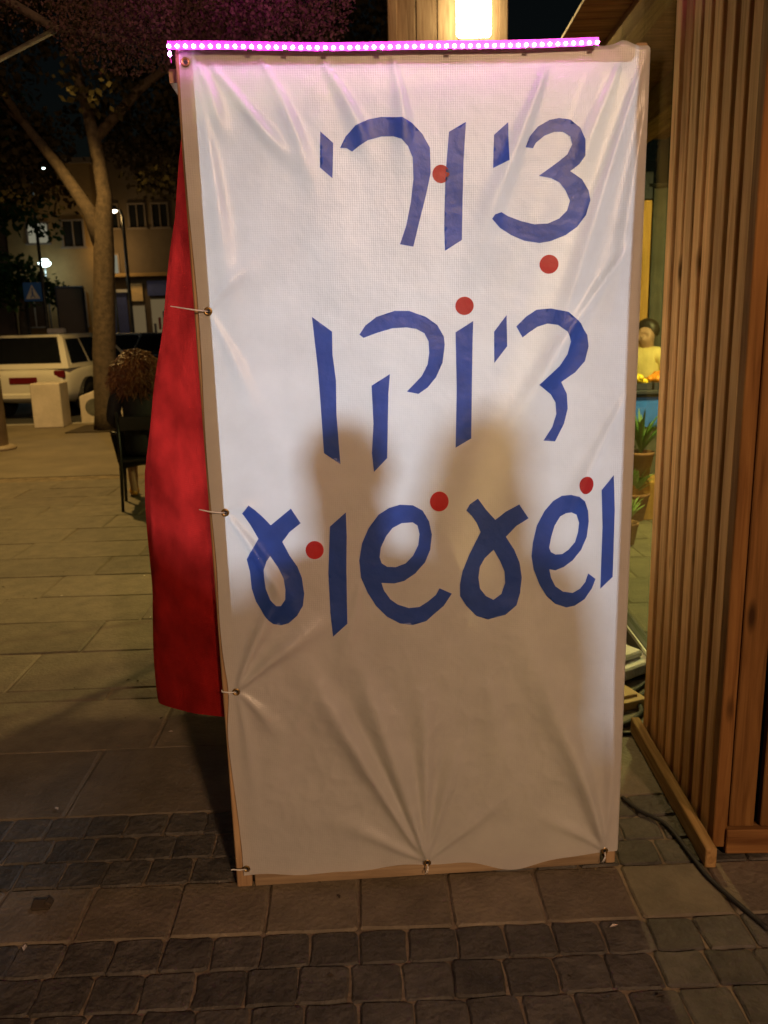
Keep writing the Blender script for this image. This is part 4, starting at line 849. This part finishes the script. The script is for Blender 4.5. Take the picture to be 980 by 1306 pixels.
# ------------------------------------------------------------------ cars
def car(name, label, loc, rz, paint, group='cars parked along the road', taxi=False, low=0):
    c = thing(name, label, 'car', loc, rz, group); c.location.z = -.008
    stn = [(-2.12, .68, .42, .80), (-2.06, .80, .30, .92), (-1.5, .87, .22, .97), (0, .89, .20, .95), (1.0, .88, .20, .92), (1.55, .86, .22, .86), (1.95, .79, .27, .75), (2.13, .64, .36, .62)]
    mb = MB(); k = 10
    for x, hw, zb, zt in stn:
        zm = (zb+zt)/2
        half = [(hw*.82, zb), (hw*.97, zb+.1), (hw, zm), (hw*.97, zt-.06), (hw*.84, zt)]
        mb.v += [(x, -w, z) for w, z in half] + [(x, w, z) for w, z in reversed(half)]
    for i in range(len(stn)-1):
        for j in range(k): mb.f.append((i*k+j, i*k+(j+1) % k, i*k+k+(j+1) % k, i*k+k+j)); mb.mi.append(0)
    mb.f += [tuple(range(k)), tuple(range((len(stn)-1)*k, len(stn)*k))]; mb.mi += [0, 0]
    b = mb.build('body', paint, c, True); s = b.modifiers.new('sub', 'SUBSURF'); s.levels = s.render_levels = 2
    T = 1.50-low; zb = .90; top = [(-1.72, .60), (.30, .60)]; bot = [(-2.02, .80), (1.22, .79)]
    mb = MB(); mb.add([(bot[0][0], -bot[0][1], zb), (bot[1][0], -bot[1][1], zb), (bot[1][0], bot[1][1], zb), (bot[0][0], bot[0][1], zb), (top[0][0], -top[0][1], T), (top[1][0], -top[1][1], T), (top[1][0], top[1][1], T), (top[0][0], top[0][1], T)],
                      [(0, 1, 5, 4), (1, 2, 6, 5), (2, 3, 7, 6), (3, 0, 4, 7), (4, 5, 6, 7)])
    mb.build('cabin', paint, c, bevel=.05)
    def lerp(a, b, t): return tuple(x+(y-x)*t for x, y in zip(a, b))
    V = mb.v
    def pane(q, u0, u1, v0, v1, nrm, nm='window'):
        A, B, Cc, D = [V[i] for i in q]; f = lambda u, v: Vector(lerp(lerp(A, B, u), lerp(D, Cc, u), v))
        n = Vector(nrm).normalized(); P = [f(u0, v0), f(u1, v0), f(u1, v1), f(u0, v1)]
        w = MB(); w.add([p+n*.008 for p in P]+[p-n*.02 for p in P], [(0, 1, 2, 3), (0, 4, 5, 1), (1, 5, 6, 2), (2, 6, 7, 3), (3, 7, 4, 0)]); w.build(nm, M['carglass'], c)
    for q, n in (((0, 1, 5, 4), (0, -.95, .3)), ((3, 2, 6, 7), (0, .95, .3))):
        pane(q, .06, .30, .14, .86, n); pane(q, .33, .60, .14, .88, n); pane(q, .63, .90, .14, .88, n)
    pane((3, 0, 4, 7), .06, .94, .16, .92, (-.9, 0, .4), 'rear_window'); pane((2, 1, 5, 6), .06, .94, .10, .92, (.5, 0, .85), 'windscreen')
    for x in (-1.32, 1.32):
        for sy in (-1, 1):
            w = bpy.data.objects.new('wheel', None); COL.objects.link(w); w.parent = c; w.location = (x, sy*.80, .32)
            mb = MB(); mb.lathe([(.2, -.1), (.29, -.1), (.325, -.06), (.325, .06), (.29, .1), (.2, .1)], 24, axis='Y'); mb.build('tyre', M['rubber'], w, True)
            mb = MB(); mb.lathe([(.205, -.085), (.19, -.07), (.05, -.085), (.05, .085), (.19, .07), (.205, .085)], 20, axis='Y'); mb.build('rim', M['steelwheel'], w)
            mb = MB(); mb.lathe([(.385, -.055), (.385, .055)], 24, (x, sy*.845, .335), 'Y'); mb.build('wheel_arch', M['black'], c)
    for sy in (-1, 1):
        mb = MB(); mb.box((-2.055, sy*.66, .80), (.08, .2, .14)); mb.build('tail_light', M['redlens'], c, bevel=.02)
        mb = MB(); mb.box((2.0, sy*.58, .66), (.12, .26, .12)); mb.build('headlight', M['alu'], c, bevel=.03)
        mb = MB(); mb.box((.78, sy*.95, 1.0), (.1, .16, .11)); mb.build('mirror', M['black'], c, bevel=.03)
    mb = MB(); mb.box((-2.115, 0, .70), (.03, .52, .12)); mb.build('plate_recess', M['redlens'], c, bevel=.01)
    mb = MB(); mb.box((-2.1, 0, .42), (.1, 1.5, .12)); mb.build('bumper', M['black'] if not taxi else paint, c, bevel=.03)
    if taxi:
        mb = MB(); mb.box((-.6, 0, 1.56), (.14, .34, .1)); mb.build('roof_sign', M['white'], c, bevel=.02)
    return c
car('parked_car', 'white taxi with roof sign parked with its rear towards us', (-5.85, 17.33, 0), R(84), M['carwhite'], taxi=True)
for x, y, rz, m, lab in ((-5.0, 24.5, 80, 'cardark', 'dark car parked behind the forked tree trunk'), (-4.2, 22.3, 95, 'carsilver', 'grey car parked beyond the woman with auburn curls'), (-6.9, 26.5, 88, 'carsilver', 'grey car parked far back beside the forked tree')):
    car('parked_car', lab, (x, y, 0), R(rz), M[m], low=.06)

# ------------------------------------------------------------------ hoarding, crossing sign, houses
hb = thing('hoarding', 'dark advertising hoarding behind the white taxi', 'hoarding', (-8.2, 24.6, 0), 0)
mb = MB(); mb.box((0, 0, 2.0), (.8, .12, 1.55)); mb.build('panel', M['shop'], hb, bevel=.02)
mb = MB(); mb.box((0, -.064, 2.0), (.68, .01, 1.4)); mb.build('poster', M['walldk'], hb)
for x in (-.3, .3):
    mb = MB(); mb.box((x, 0, .6), (.07, .07, 1.25)); mb.build('post', M['dmetal'], hb)
cs = thing('crossing_sign', 'blue square pedestrian crossing sign with a white triangle', 'sign', (-8.26, 22, 0), 0)
mb = MB(); mb.tube([(-.2, .04, 0), (-.2, .04, 2.8)], .03, 8); mb.build('pole', M['dmetal'], cs, True)
mb = MB(); mb.box((0, 0, 2.53), (.46, .03, .46)); mb.build('plate', M['signblue'], cs, bevel=.006)
mb = MB(); mb.add([(-.18, -.018, 2.36), (.18, -.018, 2.36), (0, -.018, 2.71)], [(0, 1, 2)]); mb.build('triangle', M['white'], cs)
mb = MB(); mb.tube([(0, -.022, 2.58), (0, -.022, 2.47)], .016, 6); mb.tube([(0, -.022, 2.47), (-.05, -.022, 2.39)], .012, 6); mb.tube([(0, -.022, 2.47), (.05, -.022, 2.39)], .012, 6); mb.ball((0, -.022, 2.61), .022, 8, 6); mb.build('walking_figure', M['signblue'], cs, True)
def window(p, x, z, w, h, y, m, bars=True):
    o = MB(); o.box((x, y, z), (w, .04, h)); wn = o.build('window', m, p)
    mb = MB(); t = .07
    mb.box((x, y-.03, z+h/2+t/2), (w+2*t, .1, t)); mb.box((x, y-.05, z-h/2-t/2), (w+2*t+.1, .16, t)); mb.box((x-w/2-t/2, y-.03, z), (t, .1, h)); mb.box((x+w/2+t/2, y-.03, z), (t, .1, h))
    if bars: mb.box((x, y-.03, z), (.05, .06, h-.002))
    mb.build('window_frame', M['walldk'], wn)
h1 = thing('ochre_house', 'ochre plastered house in the far background left of the forked tree', 'house', (-12.6, 36, 0), 0)
mb = MB(); mb.box((.1, 2, 4.0), (3.6, 4, 8.2)); mb.build('wall', M['wallt'], h1)
window(h1, -.42, 5.45, .8, .75, -.0, M['lit']); window(h1, 1.0, 5.4, .8, 1.0, -.0, M['carglass']); window(h1, -.9, 2.4, .8, 1.3, -.0, M['carglass']); window(h1, .8, 2.4, .8, 1.3, 0, M['litw'])
mb = MB(); mb.box((.1, 2, 8.2), (3.8, 4.2, .2)); mb.build('roof', M['walldk'], h1)
h2 = thing('shop_house', 'dull tan house with ground floor shops in the far background right of the forked tree', 'house', (-8.9, 36.6, 0), 0)
mb = MB(); mb.box((.0, 2, 4.5), (3.8, 4, 9)); mb.build('wall', M['walld'], h2)
mb = MB(); mb.box((0, -.18, 3.75), (3.9, .5, .14)); mb.build('ledge', M['wallt'], h2)
window(h2, -1.4, 4.2, .5, .75, 0, M['lit']); window(h2, -.2, 6.1, .6, .9, 0, M['carglass']); window(h2, .75, 6.1, .6, .9, 0, M['carglass']); window(h2, -1.3, 6.1, .6, .9, 0, M['carglass'])
mb = MB(); mb.box((-1.3, -.04, 1.55), (.75, .08, 3.0)); mb.build('door', M['navyp'], h2); mb = MB(); mb.box((-1.3, -.1, 3.12), (1.0, .2, .12)); mb.build('door_awning', M['alu'], h2)
mb = MB(); mb.box((-.52, -.05, 3.05), (.58, .06, .72)); mb.build('notice', M['paper'], h2); mb = MB(); mb.box((-.52, -.05, 1.5), (.62, .06, 2.0)); mb.build('shop_window', M['litw'], h2)
mb = MB(); mb.box((.55, -.1, 3.2), (1.1, .12, .6)); mb.build('shop_sign', M['navyp'], h2); mb = MB(); mb.box((.6, -.05, 1.6), (1.05, .06, 2.3)); mb.build('shop_window', M['litw'], h2)
for i in range(5):
    mb = MB(); mb.box((.2+i*.2, -.12, 1.5+.25*(i % 3)), (.1, .04, .5)); mb.build('hanging_goods', M['redlens'] if i % 2 else M['shop'], h2)
h3 = thing('dark_house', 'dark unlit house front filling the background behind the trees', 'house', (-3.5, 40, 0), 0)
mb = MB(); mb.box((0, 2, 5), (7, 4, 10)); mb.build('wall', M['walldk'], h3)
for x in (-2, 0, 2): window(h3, x, 4.5, .9, 1.2, 0, M['carglass'])
h4 = thing('dark_house', 'dark house at the far left behind the lamp post', 'house', (-19.5, 37, 0), 0)
mb = MB(); mb.box((0, 2, 5), (9.5, 4, 10)); mb.build('wall', M['walldk'], h4)
for x in (1, 3): window(h4, x, 4.5, .9, 1.2, 0, M['carglass'])
